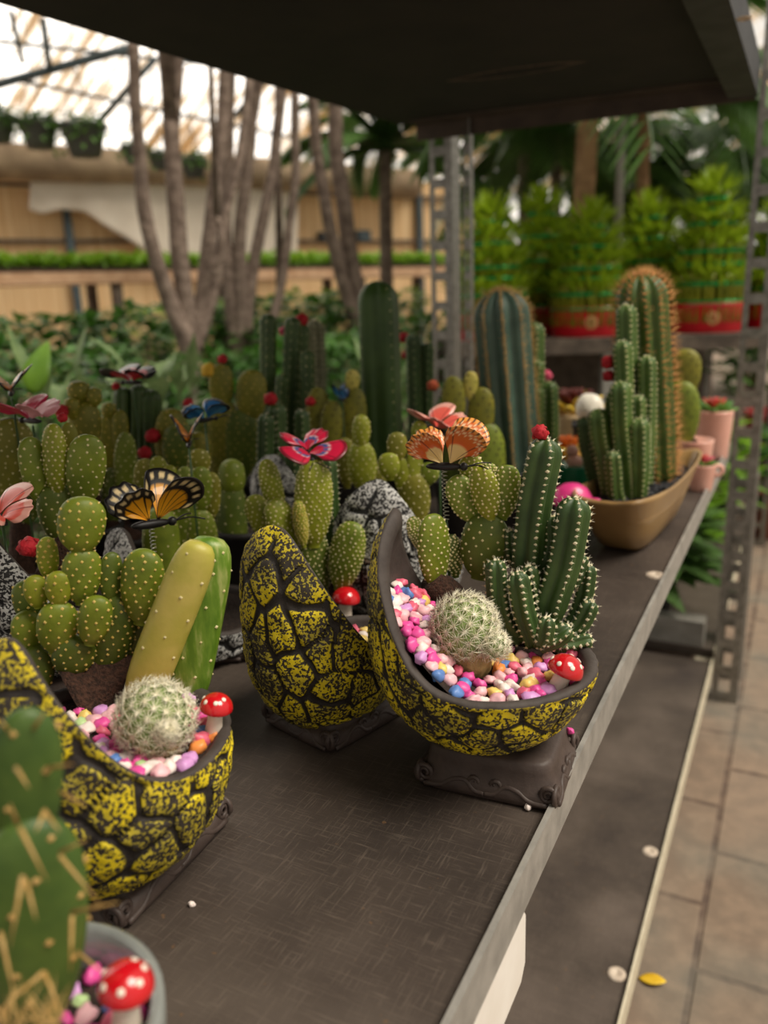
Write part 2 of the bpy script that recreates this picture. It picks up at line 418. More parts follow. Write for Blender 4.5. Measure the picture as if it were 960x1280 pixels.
def flower(root, p, r, m='red', name='flower'):
    mb = MB(); p = V(p)
    ball(mb, p, (r, r, r*.95), 10, 7, 0, nz=.25, seed=int(p.x*1e4) % 97)
    for i in range(14):
        a = i*2.4; e = math.acos(1-2*(i+.5)/16)
        d = V((math.sin(e)*math.cos(a), math.sin(e)*math.sin(a), math.cos(e)))
        x, y, z = frame(d); q = p+d*r*.93
        mb.add([q+x*r*.42, q+y*r*.42, q-x*r*.42, q-y*r*.42, q+d*r*.28], [(0, 1, 4), (1, 2, 4), (2, 3, 4), (3, 0, 4)], 0)
    return mb.build(name, [m], root)
def mammillaria(label, c, r, offs, group=None, base=None, spl=.0064):
    """ball cactus: body, offset balls, corky base"""
    c = V(c); root = thing('ball_cactus', c-V((0, 0, r)), label, 'cactus', group)
    def b(cc, rr, name, ns, seed):
        g = random.Random(seed); mb = MB(); ball(mb, cc, (rr, rr, rr*1.02), 24, 16, 0)
        for i in range(ns):
            z = 1-2*(i+.5)/ns
            if z < -.75: continue
            a = i*2.39996; q = math.sqrt(1-z*z); d = V((q*math.cos(a), q*math.sin(a), z)); p = cc+d*rr
            x, y, _ = frame(d); k = rr*.15
            top = p+d*k*.8
            mb.add([p+x*k, p+y*k, p-x*k, p-y*k, top], [(0, 1, 4), (1, 2, 4), (2, 3, 4), (3, 0, 4)], 0)
            dot(mb, top-d*k*.2, d, .0006, 1)
            for j in range(13):
                w = 2*PI*(j+g.random()*.5)/13
                dv = (x*math.cos(w)+y*math.sin(w))*1.0 + d*g.uniform(.25, .7)
                needle(mb, top, top+dv.normalized()*spl*g.uniform(.8, 1.15)*(rr/r)**.4, .00027, 1)
        return mb.build(name, ['mam', 'spine'], root)
    b(c, r, 'body', 120, 3)
    for i, (o, q) in enumerate(offs): b(V(o), q, 'offset', 55, 8+i)
    if base:
        mb = MB(); bt = V(base); tube(mb, smooth_path([bt, bt.lerp(c, .4), c], 8), [r*.5, r*.6, r*.68, r*.72, r*.74, r*.7, r*.5, r*.2], 14, 0, True, lambda k, t: 1+.1*math.sin(k*40+t*9))
        mb.build('corky_base', 'mam_base', root)
    return root
def mushroom(label, cap_px, foot_px, d, w, group='toadstool ornaments', spots=7):
    """red toadstool ornament: cap with white spots, stalk"""
    c = at(*cap_px, d); f = at(*foot_px, d); k = pxm(c); R = w*k/2; ax = (c-f).normalized()
    x, y, z = frame(ax); root = thing('toadstool_ornament', f, label, 'ornament', group)
    mb = MB(); prof = []
    for i in range(11):
        a = PI/2*i/10; prof.append((R*math.cos(a)*1.0+1e-5, R*.92*math.sin(a)))
    prof = [(R*.35, -R*.02), (R*.8, -R*.08), (R*.97, -R*.06)] + prof
    lathe(mb, c-ax*R*.32, prof, 24, 0, (x, y, z))
    rr = random.Random(int(w*7+d*1000)); pts = []
    toc = (CAM-c).normalized()
    for i in range(spots*3):
        zz = .25+.7*(i+.5)/(spots*3); a = i*2.39996; q = math.sqrt(1-zz*zz)
        pts.append((q*math.cos(a), q*math.sin(a), zz))
    for i, (px_, py_, pz_) in enumerate(pts):
        if i % 3: continue
        dd = x*px_+y*py_+z*pz_*.92; nn = dd.normalized()
        ball(mb, c-ax*R*.32+dd*R, (R*.15, R*.15, R*.05), 8, 6, 1, frame(nn))
    mb.build('cap', ['cap', 'white'], root)
    mb = MB(); L = (c-f).length
    lathe(mb, f, [(R*.1, 0), (R*.52, 0.0001), (R*.56, L*.1), (R*.46, L*.5), (R*.42, L-R*.38), (R*.1, L-R*.3)], 16, 0, (x, y, z))
    mb.build('stalk', 'stalk', root)
    return root
# wing colour rules: r 0..1 outwards, a 0..1 across
def style_col(st, r, a, hind):
    v = abs(math.sin(a*PI*(4 if hind else 5))); dots = math.sin(a*PI*13)
    K = C('#171312')
    def H_(h): return C(h)
    if st == 'orange':
        if r > .9: return H_('#f2a24e') if math.sin(a*PI*23) > -.2 else K
        if r > .72 and math.sin(a*PI*17+r*30) > .55: return H_('#f6d9b0')
        if v < .12: return H_('#6a2a12')
        return H_('#f0d28a') if r < .5 else H_('#d9661e')
    if st == 'swallow':
        if r > .9: return K
        if r > .8: return H_('#ecd29a') if dots > -.1 else K
        if r > .68: return K
        if v < .24 or r < .12: return K
        return H_('#f2a81e')
    if st == 'pink':
        if r > .9: return H_('#7d0f24')
        if .38 < r < .62 and v > .3: return H_('#2f5f9c') if r < .54 else H_('#e0b9c0')
        return H_('#8d0d28') if v < .13 else H_('#cf1740')
    if st == 'blue':
        if r > .84 or v < .14: return K
        return H_('#1f6aa8') if a < .6 else H_('#3f8fc8')
    if st == 'red':
        if r > .66 or v < .3: return K
        return H_('#c81f35')
    if st == 'amber':
        if r > .86 or v < .2: return K
        return H_('#d88a22')
    if st == 'coral':
        return H_('#8a2a20') if v < .18 else H_('#ee6a5a') if r < .8 else H_('#f2b0a0')
    if st == 'rose':
        return H_('#e8a0a6') if hind else H_('#c81f4c')
    return K
def butterfly(label, px, py, d, size, st, yaw, dih=50, pitch=0, foot=None, coil=True, group='butterfly picks', w2=0):
    """butterfly on a wire: body, four wings, pick"""
    c = at(px, py, d)
    root = thing('butterfly_pick', c, label, 'ornament', group)
    B = Matrix.Rotation(YAW+math.radians(yaw), 3, 'Z') @ Matrix.Rotation(math.radians(pitch), 3, 'X')
    ex, ey, ez = B @ V((1, 0, 0)), B @ V((0, 1, 0)), B @ V((0, 0, 1))
    mb = MB(); ball(mb, c, (size*.075, size*.33, size*.07), 10, 10, 0, (ex, ey, ez)); ball(mb, c+ey*size*.34, size*.075, 8, 6, 0)
    for s in (-1, 1):
        p = smooth_path([c+ey*size*.38, c+ey*size*.6+ex*s*size*.1+ez*size*.05, c+ey*size*.78+ex*s*size*.24+ez*size*.02], 6)
        tube(mb, p, size*.012, 5, 0)
    mb.build('body', 'black', root)
    for s in (-1, 1):
        for hind in (0, 1):
            dd = math.radians(dih + (6 if hind else 0) + s*w2)
            span = (ex*s*math.cos(dd) + ez*math.sin(dd))
            a0, a1 = ((-5, 68) if not hind else (-78, 2)); Lw = size*(.92 if not hind else .74)
            NA, NR = 34, 16; mb = MB(); cols = []; nrm = span.cross(ey).normalized()
            root_p = c + ey*size*(.1 if not hind else -.02) + ez*size*.04
            for side in (0, 1):
                vs = []
                for j in range(NR+1):
                    for i in range(NA+1):
                        a = i/NA; r = j/NR; ang = math.radians(a0+(a1-a0)*a)
                        sh = (.62+.38*math.sin(PI*(.18+.72*a))) if not hind else (.66+.34*math.sin(PI*(.12+.8*a))+.03*math.sin(a*PI*9))
                        sh *= 1-.25*max(0, abs(a-.5)*2-.75)/.25
                        q = root_p + span*(Lw*sh*r*math.cos(ang)) + ey*(Lw*sh*r*math.sin(ang)) + nrm*(size*.07*math.sin(r*PI)*(1 if s > 0 else -1))
                        vs.append(q + nrm*((side-.5)*.0005)); cols.append(style_col(st, r, a, hind))
                W_ = NA+1
                fs = [(j*W_+i, j*W_+i+1, (j+1)*W_+i+1, (j+1)*W_+i) for j in range(NR) for i in range(NA)]
                if side: fs = [f[::-1] for f in fs]
                mb.add(vs, fs, 0)
            n0 = (NR+1)*(NA+1)
            bd = [NR*W_+i for i in range(W_)] + [j*W_+NA for j in range(NR, -1, -1)] + [j*W_ for j in range(1, NR)]
            mb.f += [(bd[i], bd[(i+1) % len(bd)], bd[(i+1) % len(bd)]+n0, bd[i]+n0) for i in range(len(bd))]; mb.m += [0]*len(bd)
            mb.build('hind_wing' if hind else 'fore_wing', 'wing', root, attrs={'Col': cols})
    if foot is not None:
        f = V(foot); mb = MB(); L = (c-f).length; m_ = c.lerp(f, min(.45, .03/L) if coil else .02)
        tube(mb, [m_, f], .0008, 6, 0); w = mb.build('wire', 'stick', root)
        if coil:
            mb = MB(); turns = 13; pts = []
            for i in range(turns*9+1):
                t = i/(turns*9); q = (c-ez*size*.02).lerp(m_, t); a = t*turns*2*PI
                pts.append(q + V((math.cos(a), math.sin(a), 0))*.0015)
            tube(mb, pts, .00033, 4, 0); mb.build('spring', 'coil', root)
    return root
# ------------------------------------------------------------------ egg planters
def egg_pot(label, center, ang, R, mat, ped_ang, ped, seed, nu=190, nv=110, group=None, zc=None, low=-.22, high=1.13, kk=3.3, pl=.22, rise=.62, flat=1.0, pedc=None):
    """cracked-egg planter: shell, pedestal, soil.  center = world point of the egg's middle"""
    c = V(center); base = V((c.x, c.y, SH)); root = thing('egg_planter', base, label, 'planter', group)
    ex = V((math.cos(ang), math.sin(ang), 0)); ey = V((-ex.y, ex.x, 0))*flat; ez = V((0, 0, 1)); Ht = 1.45*R; zmin = SH+.008-c.z
    g = random.Random(seed); seeds = []
    for i in range(4000):
        z = g.uniform(-1, 1); a = g.uniform(0, 2*PI); q = math.sqrt(1-z*z); p = V((q*math.cos(a), q*math.sin(a), z))
        if all((p-s).length > .28 for s in seeds): seeds.append(p)
    def zr(ph):
        s = ((1-math.cos(ph))/2)**kk
        return R*(low+(high-low)*s*(1+pl*(1-s)))
    def surf(ph, s, rad=1.0):
        q = PI/2*R
        if s < q: a = -PI/2+s/R; z = R*math.sin(a); r = R*math.cos(a)
        else: z = s-q; r = R*math.sqrt(max(0.02, 1-(z/Ht)**4))
        return V((r*math.cos(ph), r*math.sin(ph), z))*rad
    def slen(ph):
        z = zr(ph)
        return PI/2*R+z if z > 0 else R*(PI/2+math.asin(z/R))
    mb = MB(); crack = []; vs = []
    for j in range(nv+1):
        for i in range(nu):
            ph = 2*PI*i/nu; L = slen(ph); s = .012*L+.988*L*j/nv; p = surf(ph, s)
            d = p.normalized(); dn = (d + .10*V((noise.noise(d*3.1), noise.noise(d*3.1+V((7, 0, 0))), noise.noise(d*3.1+V((0, 9, 0)))))).normalized()
            ds = sorted((dn-sd).length for sd in seeds)[:2]; e = ds[1]-ds[0]
            wv = .042*(1+.4*noise.noise(d*5))
            cr = max(0.0, 1-e/(wv*2.0)); cr = cr*cr*(3-2*cr)
            k = min(1, (nv-j)/5)
            crack.append(cr*k)
            p = p + d*(-.0021*cr*k + .0007*noise.noise(d*14))
            vs.append(c + ex*p.x + ey*p.y + ez*max(p.z, zmin))
    fs = [(j*nu+i, j*nu+(i+1) % nu, (j+1)*nu+(i+1) % nu, (j+1)*nu+i) for j in range(nv) for i in range(nu)]
    fs.append(tuple(range(nu))[::-1]); mb.add(vs, fs, 0)
    nvi = 26; th = .0066; vs = []; o = len(mb.v)
    for j in range(nvi+1):
        for i in range(nu):
            ph = 2*PI*i/nu; L = slen(ph)
            if j == 0: rad = 1-th*.2/R; s = L+.0012
            elif j == 1: rad = 1-th*.6/R; s = L+.0015
            else: rad = 1-th/R; s = max(L-.0006-(L*.8)*((j-2)/(nvi-2)), .01)
            p = surf(ph, s, rad); vs.append(c + ex*p.x + ey*p.y + ez*max(p.z, zmin+th)); crack.append(0.0)
    fs = [(j*nu+i, j*nu+(i+1) % nu, (j+1)*nu+(i+1) % nu, (j+1)*nu+i) for j in range(nvi) for i in range(nu)]
    mb.add(vs, fs, 1)
    t = nv*nu
    mb.f += [(t+i, t+(i+1) % nu, o+(i+1) % nu, o+i) for i in range(nu)]; mb.m += [1]*nu
    mb.build('shell', [mat, 'clay_in'], root, attrs={'crack': crack})
    # pedestal
    px_, py_ = V((math.cos(ped_ang), math.sin(ped_ang), 0)), V((-math.sin(ped_ang), math.cos(ped_ang), 0))
    mb = MB(); rings = []
    pc = V((pedc[0], pedc[1], SH)) if pedc else base; hz = max(c.z - R*.93 - SH, .013)
    prof = [(.94, .0), (1.0, .0012), (1.02, .004), (.99, .0075), (.93, .0105), (.88, hz*.8), (.87, hz), (.82, hz+.0015), (.6, hz+.002)]
    n = 48; sq = []
    for i in range(n):
        a = 2*PI*i/n; ca, sa = math.cos(a), math.sin(a)
        k = (abs(ca)**7+abs(sa)**7)**(-1/7); sq.append((ca*k, sa*k))
    vs = [pc + px_*(x*ped[0]*k) + py_*(y*ped[1]*k) + ez*z for k, z in prof for x, y in sq]
    fs = [(j*n+i, j*n+(i+1) % n, (j+1)*n+(i+1) % n, (j+1)*n+i) for j in range(len(prof)-1) for i in range(n)]
    fs += [tuple(range(n))[::-1], tuple((len(prof)-1)*n+i for i in range(n))]
    mb.add(vs, fs, 0); pd = mb.build('pedestal', 'clay', root)
    mb = MB()
    for (dx, dy, hl, hw) in ((px_, py_, ped[0], ped[1]), (px_, -py_, ped[0], ped[1]), (py_, px_, ped[1], ped[0]), (py_, -px_, ped[1], ped[0])):
        def W(u, z): return pc + dx*(u*hl) + dy*(hw*.985 - max(0, z-.006)*.55) + ez*z
        for s in (-1, 1):
            pts = []
            for i in range(22):
                t = i/21; a = t*1.9*2*PI; rr = .0052*(1-.72*t)
                pts.append(W(s*(.86-.0), .0085) + dx*(s*rr*math.cos(a-PI/2)) + ez*(rr*math.sin(a-PI/2)))
            tube(mb, pts, [.0015*(1-.3*i/21) for i in range(22)], 6, 0)
            body = smooth_path([W(s*.86, .0033), W(s*.62, .0042), W(s*.45, .0078), W(s*.28, .0085), W(s*.14, .0045), W(s*.0, .0038)], 22)
            tube(mb, body, .00155, 6, 0)
            pts = []
            for i in range(16):
                t = i/15; a = t*1.4*2*PI; rr = .0034*(1-.7*t)
                pts.append(W(s*.16, .0085) + dx*(-s*rr*math.cos(a-PI/2)) + ez*(rr*math.sin(a-PI/2)))
            tube(mb, pts, .0012, 6, 0)
    mb.build('scroll_trim', 'clay', pd)
    # soil
    def zs(x): 
        t = max(0, min(1, (-x/R+.05)/.95)); return R*(low-.06+rise*t*t*(3-2*t))
    def rin(z):
        if z < 0: return math.sqrt(max(0, R*R-z*z))-th*.9
        return R*math.sqrt(max(.02, 1-(z/Ht)**4))-th*.9
    mb = MB(); n = 48; nr = 14; vs = []; ed = []
    for i in range(n):
        ph = 2*PI*i/n; r = R*.8
        for _ in range(12): r = rin(zs(r*math.cos(ph)))
        ed.append(r)
    for j in range(nr+1):
        for i in range(n):
            ph = 2*PI*i/n; r = ed[i]*max(j/nr, .002); x, y = r*math.cos(ph), r*math.sin(ph)
            vs.append(c + ex*x + ey*y + ez*(zs(x)+.0012*noise.noise(V((x*300, y*300, seed)))))
    fs = [(j*n+i, j*n+(i+1) % n, (j+1)*n+(i+1) % n, (j+1)*n+i) for j in range(nr) for i in range(n)]
    mb.add(vs, fs, 0); mb.build('soil', 'soil', root)
    def place(x, y): return c + ex*x + ey*y + ez*zs(x)
    def local(p): q = V(p)-c; return q.dot(ex), q.dot(ey)/flat**2
    def edge(x, y):
        ph = math.atan2(y, x) % (2*PI); return ed[int(ph/(2*PI)*n) % n]
    return dict(root=root, place=place, local=local, edge=edge, c=c, R=R, zs=zs)
# pebble prototypes
peb_mesh = {}
def pebble_obj(colr, k, p, s, label, group, rg):
    key = (colr, k)
    o = None
    if key not in peb_mesh:
        mb = MB(); q = random.Random(k*7+1)
        ball(mb, (0, 0, 0), (1, q.uniform(.7, .9), q.uniform(.6, .78)), 12, 8, 0, nz=.45, seed=k+1)
        o = mb.build('pebble', 'peb '+colr); peb_mesh[key] = o
    else:
        o = peb_mesh[key].copy(); COL.objects.link(o)
    o.location = p; o.scale = (s, s, s); o.rotation_euler = (rg.uniform(-.6, .6), rg.uniform(-.6, .6), rg.uniform(0, 6.3))
    tag(o, label, 'pebble', group); return o
MIXP = ['hot pink']*28 + ['pale pink']*24 + ['cream white']*15 + ['lilac']*11 + ['rose red']*10 + ['orange']*7 + ['blue']*5 + ['yellow']*4 + ['mint green']*2
def pebbles(pot, ok, lab, group, seed, nmax, sz=(.0033, .0047), dmin=.0053, layers=((0, 0.0015),)):
    rg = random.Random(seed); pts = []
    for _ in range(9000):
        if len(pts) >= nmax: break
        a = rg.uniform(0, 2*PI); r = math.sqrt(rg.random()); x, y = r*math.cos(a)*pot['R'], r*math.sin(a)*pot['R']
        if math.hypot(x, y) > pot['edge'](x, y)-.0024: continue
        p = pot['place'](x, y)
        if not ok(x, y, p): continue
        if any((p-q).length < dmin for q in pts): continue
        pts.append(p)
    for p in pts:
        cl = rg.choice(MIXP); pebble_obj(cl, rg.randrange(4), p+V((0, 0, .0016)), rg.uniform(*sz), cl+' painted pebble '+lab, cl+' pebbles '+group, rg)
def to_px(p):
    q = V(p)-CAM; z = q.dot(FW); u = F0*q.dot(RT)/z; v = -F0*q.dot(UC)/z
    return 480+cR*u-sR*v, 640+sR*u+cR*v
M['golden'] = plain('yellow_flower', '#d8a82a', '#e8c040', 200, .7)
M['coralf'] = plain('coral_flower', '#b5482c', '#d06a40', 200, .7)
M['pad_dark_col'] = plain('smooth_dark_column_skin', '#2f4a1c', '#3f5a24', 30, .5, .08, 200)
M['steel_dark'] = plain('dark_grey_steel', '#26282a', '#3a3c3e', 30, .6)

M['hang_grey'] = plain('weathered_grey_plastic', '#4c4e4e', '#626464', 20, .7)
# ------------------------------------------------------------------ rack
rack = thing('shelving_rack', V(((AX+BX)/2, YP/2, 0)), 'slotted galvanised steel rack with dark plywood shelves carrying the cactus planters', 'shelf rack')
def bx3(mb, x0, x1, y0, y1, z0, z1, m=0): box(mb, ((x0+x1)/2, (y0+y1)/2, (z0+z1)/2), (x1-x0, y1-y0, z1-z0), m)
Y0 = -.35
def board(x0, x1, y0, y1, z, mat, name='shelf_board', root=rack):
    mb = MB(); bx3(mb, x0, x1, y0, y1, z-.016, z); return mb.build(name, mat, root, smooth=False)
def washer(p, r, par, name='washer', m='screw', up=1):
    mb = MB(); lathe(mb, p, [(.0001, .0012*up), (r*.3, .0012*up), (r*.34, .002*up), (r*.5, .002*up), (r*.55, .0024*up), (r*.95, .0016*up), (r, 0)], 16); return mb.build(name, m, par)
b_main = board(BX, AX-.001, Y0, YP, SH, 'board')
b_low = board(BX, AX-.001, Y0, YP, ZL, 'board2')
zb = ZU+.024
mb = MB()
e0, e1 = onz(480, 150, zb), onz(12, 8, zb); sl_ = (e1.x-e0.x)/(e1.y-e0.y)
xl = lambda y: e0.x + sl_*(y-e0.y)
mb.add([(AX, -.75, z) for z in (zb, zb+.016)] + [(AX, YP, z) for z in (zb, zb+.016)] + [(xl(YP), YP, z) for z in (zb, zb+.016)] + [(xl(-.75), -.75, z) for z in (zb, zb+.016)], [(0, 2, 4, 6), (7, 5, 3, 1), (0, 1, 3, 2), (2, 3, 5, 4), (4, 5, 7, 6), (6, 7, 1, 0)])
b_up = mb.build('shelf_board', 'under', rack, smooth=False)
b_up['label'] = 'black underside of the upper shelf board'
def hole():
    mb = MB(); a = at(568, 101, 1); c1 = onz(570, 100, zb); c2 = onz(722, 78, zb); n = 28; x = (c2-c1)/2; y = V((-x.y, x.x, 0))*.22; c = (c1+c2)/2
    def ring(k, z, s): return [c + x*(k*math.cos(2*PI*i/n)*(1+.06*math.sin(5*i+s))) + y*(k*math.sin(2*PI*i/n)*(1+.25*noise.noise(V((i*.6, s, 0))))) + V((0, 0, z)) for i in range(n)]
    vs = ring(1.12, .0, 1)+ring(1.0, -.0012, 1)+ring(.92, -.0012, 2)+ring(.85, -.0004, 2)
    mb.add(vs, [(j*n+i, j*n+(i+1) % n, (j+1)*n+(i+1) % n, (j+1)*n+i) for j in range(3) for i in range(n)], 0)
    mb.add(ring(.86, -.0004, 2), [tuple(range(n))], 1)
    return mb.build('torn_patch', [plain('frayed_wood_edge', '#3a3029', '#5c4d40', 200, .9), plain('hollow_black', '#050404', '#0a0808', 50, .9)], b_up)
hole()
def rail(x0, x1, y0, y1, zt, hgt, mat, name='rail', root=rack, lip=.012, t=.0028):
    mb = MB(); bx3(mb, x0, x0+t, y0, y1, zt-hgt, zt); bx3(mb, x0-lip, x0, y0, y1, zt-hgt, zt-hgt+t)
    return mb.build(name, mat, root, smooth=False)
rail(AX, 0, Y0, YP, SH+.005, .023, 'galv2', lip=.03)
rail(AX, 0, Y0, YP, ZL+.006, .026, 'cream_rail', lip=.03)
r_up = rail(AX, 0, -.75, YP, ZU+.045, .045, 'steel_dark' if 'steel_dark' in M else 'under', lip=.035)
for (y, z) in ((YP, SH), (YP, ZL)):
    mb = MB(); bx3(mb, BX, AX, y-.003, y, z-.045, z-.001); mb.build('end_rail', 'galv2', rack, smooth=False)
mb = MB(); bx3(mb, BX-.06, AX, YP-.003, YP+.001, ZU-.004, ZU+.045); bx3(mb, BX-.06, AX, YP-.03, YP, ZU+.02, ZU+.0235)
mb.build('end_rail', plain('brown_painted_end_rail', '#3a3028', '#4c4036', 30, .7), rack, smooth=False)
def slot_post(x, y, sx, sy, name='post', root=rack, z0=0, z1=ZU+.4, w=.038, pitch=.05, mat='galv', slotx=True):
    """slotted steel angle: one flange across (with real slots), one flange along the aisle (slotted too)"""
    mb = MB(); t = .0022
    def fl(axis, solid=False):
        def b(u0, u1, za, zb_):
            if axis == 'x': bx3(mb, *(sorted((x+sx*u0, x+sx*u1))), y-t/2, y+t/2, za, zb_)
            else: bx3(mb, x-t/2, x+t/2, *(sorted((y+sy*u0, y+sy*u1))), za, zb_)
        b(0, w*.3, z0, z1); b(w*.78, w, z0, z1)
        z = z0
        if solid: b(w*.3, w*.78, z0, z1)
        while z < z1-.02 and not solid:
            b(w*.3, w*.78, z, z+pitch*.3); z += pitch
    fl('x'); fl('y', True)
    return mb.build(name, mat, root, smooth=False)
slot_post(AX+.042, YP+.004, -1, 1)
slot_post(BX-.002, YP+.004, -1, 1)
slot_post(BX+.036, YP+.006, -1, -1, w=.016)
slot_post(AX+.042, -.74, -1, -1); slot_post(BX-.002, -.74, -1, -1)
for px, py in ((819, 720), ):
    washer(onz(px, py, SH), .0085, b_main)
for px, py in ((813, 1065), (771, 1218)): washer(onz(px, py, ZL), .0085, b_low)
washer(onz(930, 22, ZU), .007, r_up, m='screw', up=-1)
for px, py in ((300, 1010), (240, 1133), (410, 1050), (658, 1012), (352, 895), (345, 905)):
    pass
# white plastic strip clipped under the front rail
p0, p1 = onz(662, 1150, SH-.026), onz(560, 1340, SH-.026)
mb = MB()
y1 = p0.y; y0 = -.2
vs = [V((AX-.002+dx, y, z)) for dx in (0, .004) for (y, z) in ((y0, SH-.018), (y1-.004, SH-.018), (y1, SH-.024), (y1, SH-.050), (y1-.006, SH-.056), (y0, SH-.056))]
mb.add(vs, [tuple(range(6)), tuple(range(11, 5, -1))] + [(i, i+6, (i+1) % 6+6, (i+1) % 6) for i in range(6)], 0)
tag(mb.build('label_strip', 'label', smooth=False), 'blank white plastic strip hanging under the front shelf rail', 'strip')
# next rack along the aisle: only its low shelf shows
YR = YP+.05; YE = 2.28
rk2 = thing('shelving_rack', V(((AX+BX)/2, (YR+YE)/2, 0)), 'lower steel rack further along the aisle with plants on its low shelf', 'shelf rack')
board(BX, AX-.001, YR, YE, ZL, 'board2', root=rk2)
rail(AX, 0, YR-.02, YE, ZL+.006, .026, 'cream_rail', root=rk2, lip=.03)
for x in (AX+.042, BX-.002): slot_post(x, YE, -1, 1, root=rk2, z1=ZL+.12)
for x in (AX+.042, BX-.002): slot_post(x, YR+.045, -1, 1, root=rk2, z1=ZL+.30)
mb = MB(); bx3(mb, BX, AX-.02, YR+.004, YR+.04, ZL, ZL+.045)
tag(mb.build('grey_beam', plain('grey_painted_beam', '#7d7a72', '#96928a', 30, .7), smooth=False), 'pale grey beam lying across the low shelf behind the rack post', 'beam')
# ------------------------------------------------------------------ floor
mb = MB(); mb.add([(-14, -3, 0), (8, -3, 0), (8, 16, 0), (-14, 16, 0)], [(0, 1, 2, 3)]); fl = mb.build('floor', 'paver', smooth=False); struct(fl)
p = onz(815, 1228, 0)
mb = MB(); vs = []; L = .027
for i in range(7):
    for j in (-1, 0, 1):
        u = i/6; w = math.sin(PI*min(1, u*1.0))**.8*.26*L+.0004
        vs.append(p + V((1, .1, 0)).normalized()*((u-.5)*L) + V((-.1, 1, 0))*(w*j) + V((0, 0, .0012+.0022*abs(j)*math.sin(PI*u)+.004*u*u)))
mb.add(vs, [(i*3+j, i*3+j+1, i*3+j+4, i*3+j+3) for i in range(6) for j in (0, 1)]); lf = mb.build('fallen_leaf', 'leafy')
md = lf.modifiers.new('s', 'SOLIDIFY'); md.thickness = .0006
tag(lf, 'small yellow leaf fallen on the pavers beside the low shelf', 'leaf')
# ------------------------------------------------------------------ cactus builder from image positions
def cactus(label, d, items, foot, name='prickly_pear', group=None, root_r=.010, woody=True, foot_to=0):
    foot = V(foot); root = thing(name, foot, label, 'cactus', group)
    lows = []
    for it in items:
        o = dict(it[-1]) if isinstance(it[-1], dict) else {}
        dd = o.pop('dd', 0)
        if it[0] == 'p':
            b = at(it[1], it[2], d+dd); t = at(it[3], it[4], d+dd+o.pop('lean', 0)); k = pxm(b); lows.append(b)
            pad(root, b, t, it[5]*k, **o)
        elif it[0] == 'c':
            le = o.pop('lean', 0); pts = [at(x, y, d+dd+le*i/(len(it[1])-1)) for i, (x, y) in enumerate(it[1])]; k = pxm(pts[0]); lows.append(pts[0])
            column(root, pts, it[2]*k, **o)
        elif it[0] == 'f':
            p = at(it[1], it[2], d+dd); flower(root, p, it[3]*pxm(p), **o)
    if woody and lows:
        lows.sort(key=lambda q: q.z); b = lows[0]
        f = foot-V((0, 0, .004))
        mb = MB(); rr = root_r
        tube(mb, smooth_path([f, f.lerp(b, .5)+V((.001, 0, 0)), b + (b-f).normalized()*.006], 8), [rr*1.3, rr*1.15, rr, rr*.95, rr*.9, rr*.85, rr*.8, rr*.6], 14, 0, True, lambda q, t: 1+.12*math.sin(q*31+t*7)+.08*math.sin(q*57))
        mb.build('woody_base', 'root', root)
    return root
def nursery_pot(label, px, d, r, h, mat='greypot', group='black nursery pots on the shelf', zbase=SH, pos=None):
    p = V(pos) if pos else at(px, 600, d); p = V((p.x, p.y, zbase))
    t = thing('plant_pot', p, label, 'pot', group)
    mb = MB(); lathe(mb, p, [(.0005, .001), (r*.74, 0), (r*.76, .001), (r*.97, h*.9), (r*1.04, h*.9), (r*1.05, h), (r*.97, h), (r*.93, h*.86)], 28)
    mb.build('pot', mat, t)
    mb = MB(); lathe(mb, p, [(r*.945, h*.86), (r*.6, h*.885), (.0003, h*.9)], 20); mb.build('soil', 'soil', t)
    return p + V((0, 0, h*.89))
# ================================================================== FRONT PLANTER
RG = .0585
def facing(a):                 # world angle of the low side, degrees towards the camera from image-right
    a = math.radians(a); v = RT*math.cos(a) - FH*math.sin(a); return math.atan2(v.y, v.x)
DF = .386
PF = egg_pot('yellow crackled egg planter nearest the shelf edge, open towards the right', at(604, 798, DF), facing(11), .0588, 'egg', math.radians(4.4), (.0372, .0300), 5, flat=.92, pedc=(-.1263, .3694), low=-.19, high=1.16, kk=8.6, pl=.69)
cF = PF['c']
def PP(pot, px, py):           # point on the pot's soil under a pixel
    z = pot['c'].z - .1*pot['R']
    for _ in range(30):
        q = onz(px, py, z); z = z + .6*(pot['c'].z + pot['zs'](pot['local'](q)[0]) - z)
    return onz(px, py, z)
opf = PP(PF, 572, 765)
d1 = (opf-CAM).dot(FH)
S = dict(skin='pad_mid', ar='areole', spine=.0011, th=.42)
cactus('bright green prickly pear in the front yellow planter, left of the dark columns', d1, [
    ('p', 545, 735, 540, 642, 45, dict(S, twist=.5, dd=-.004)), ('p', 598, 724, 612, 642, 60, dict(S, twist=-.1, skin='pad_dark')),
    ('p', 592, 652, 567, 595, 38, dict(S, twist=.2, dd=.004)), ('p', 613, 650, 600, 583, 37, dict(S, twist=-.3, skin='pad_light', dd=-.003)),
    ('p', 628, 650, 636, 581, 36, dict(S, twist=.2)), ('p', 528, 688, 514, 646, 22, dict(S, twist=.4, dd=.006)),
    ('p', 570, 722, 563, 668, 24, dict(S, twist=.2, skin='pad_dark', dd=.006)), ('p', 592, 602, 586, 568, 30, dict(S, twist=.1, skin='pad_light', dd=.012)),
    ('p', 607, 606, 612, 578, 22, dict(S, twist=.2, dd=.010)),
], opf, root_r=.012)
fcf = PP(PF, 672, 806); d2 = (fcf-CAM).dot(FH)
D_ = dict(skin='col_dark', ar='areole_w', spine=.0024, spn=4, ribs=5, depth=.40, dotr=1.35, gap=.0036)
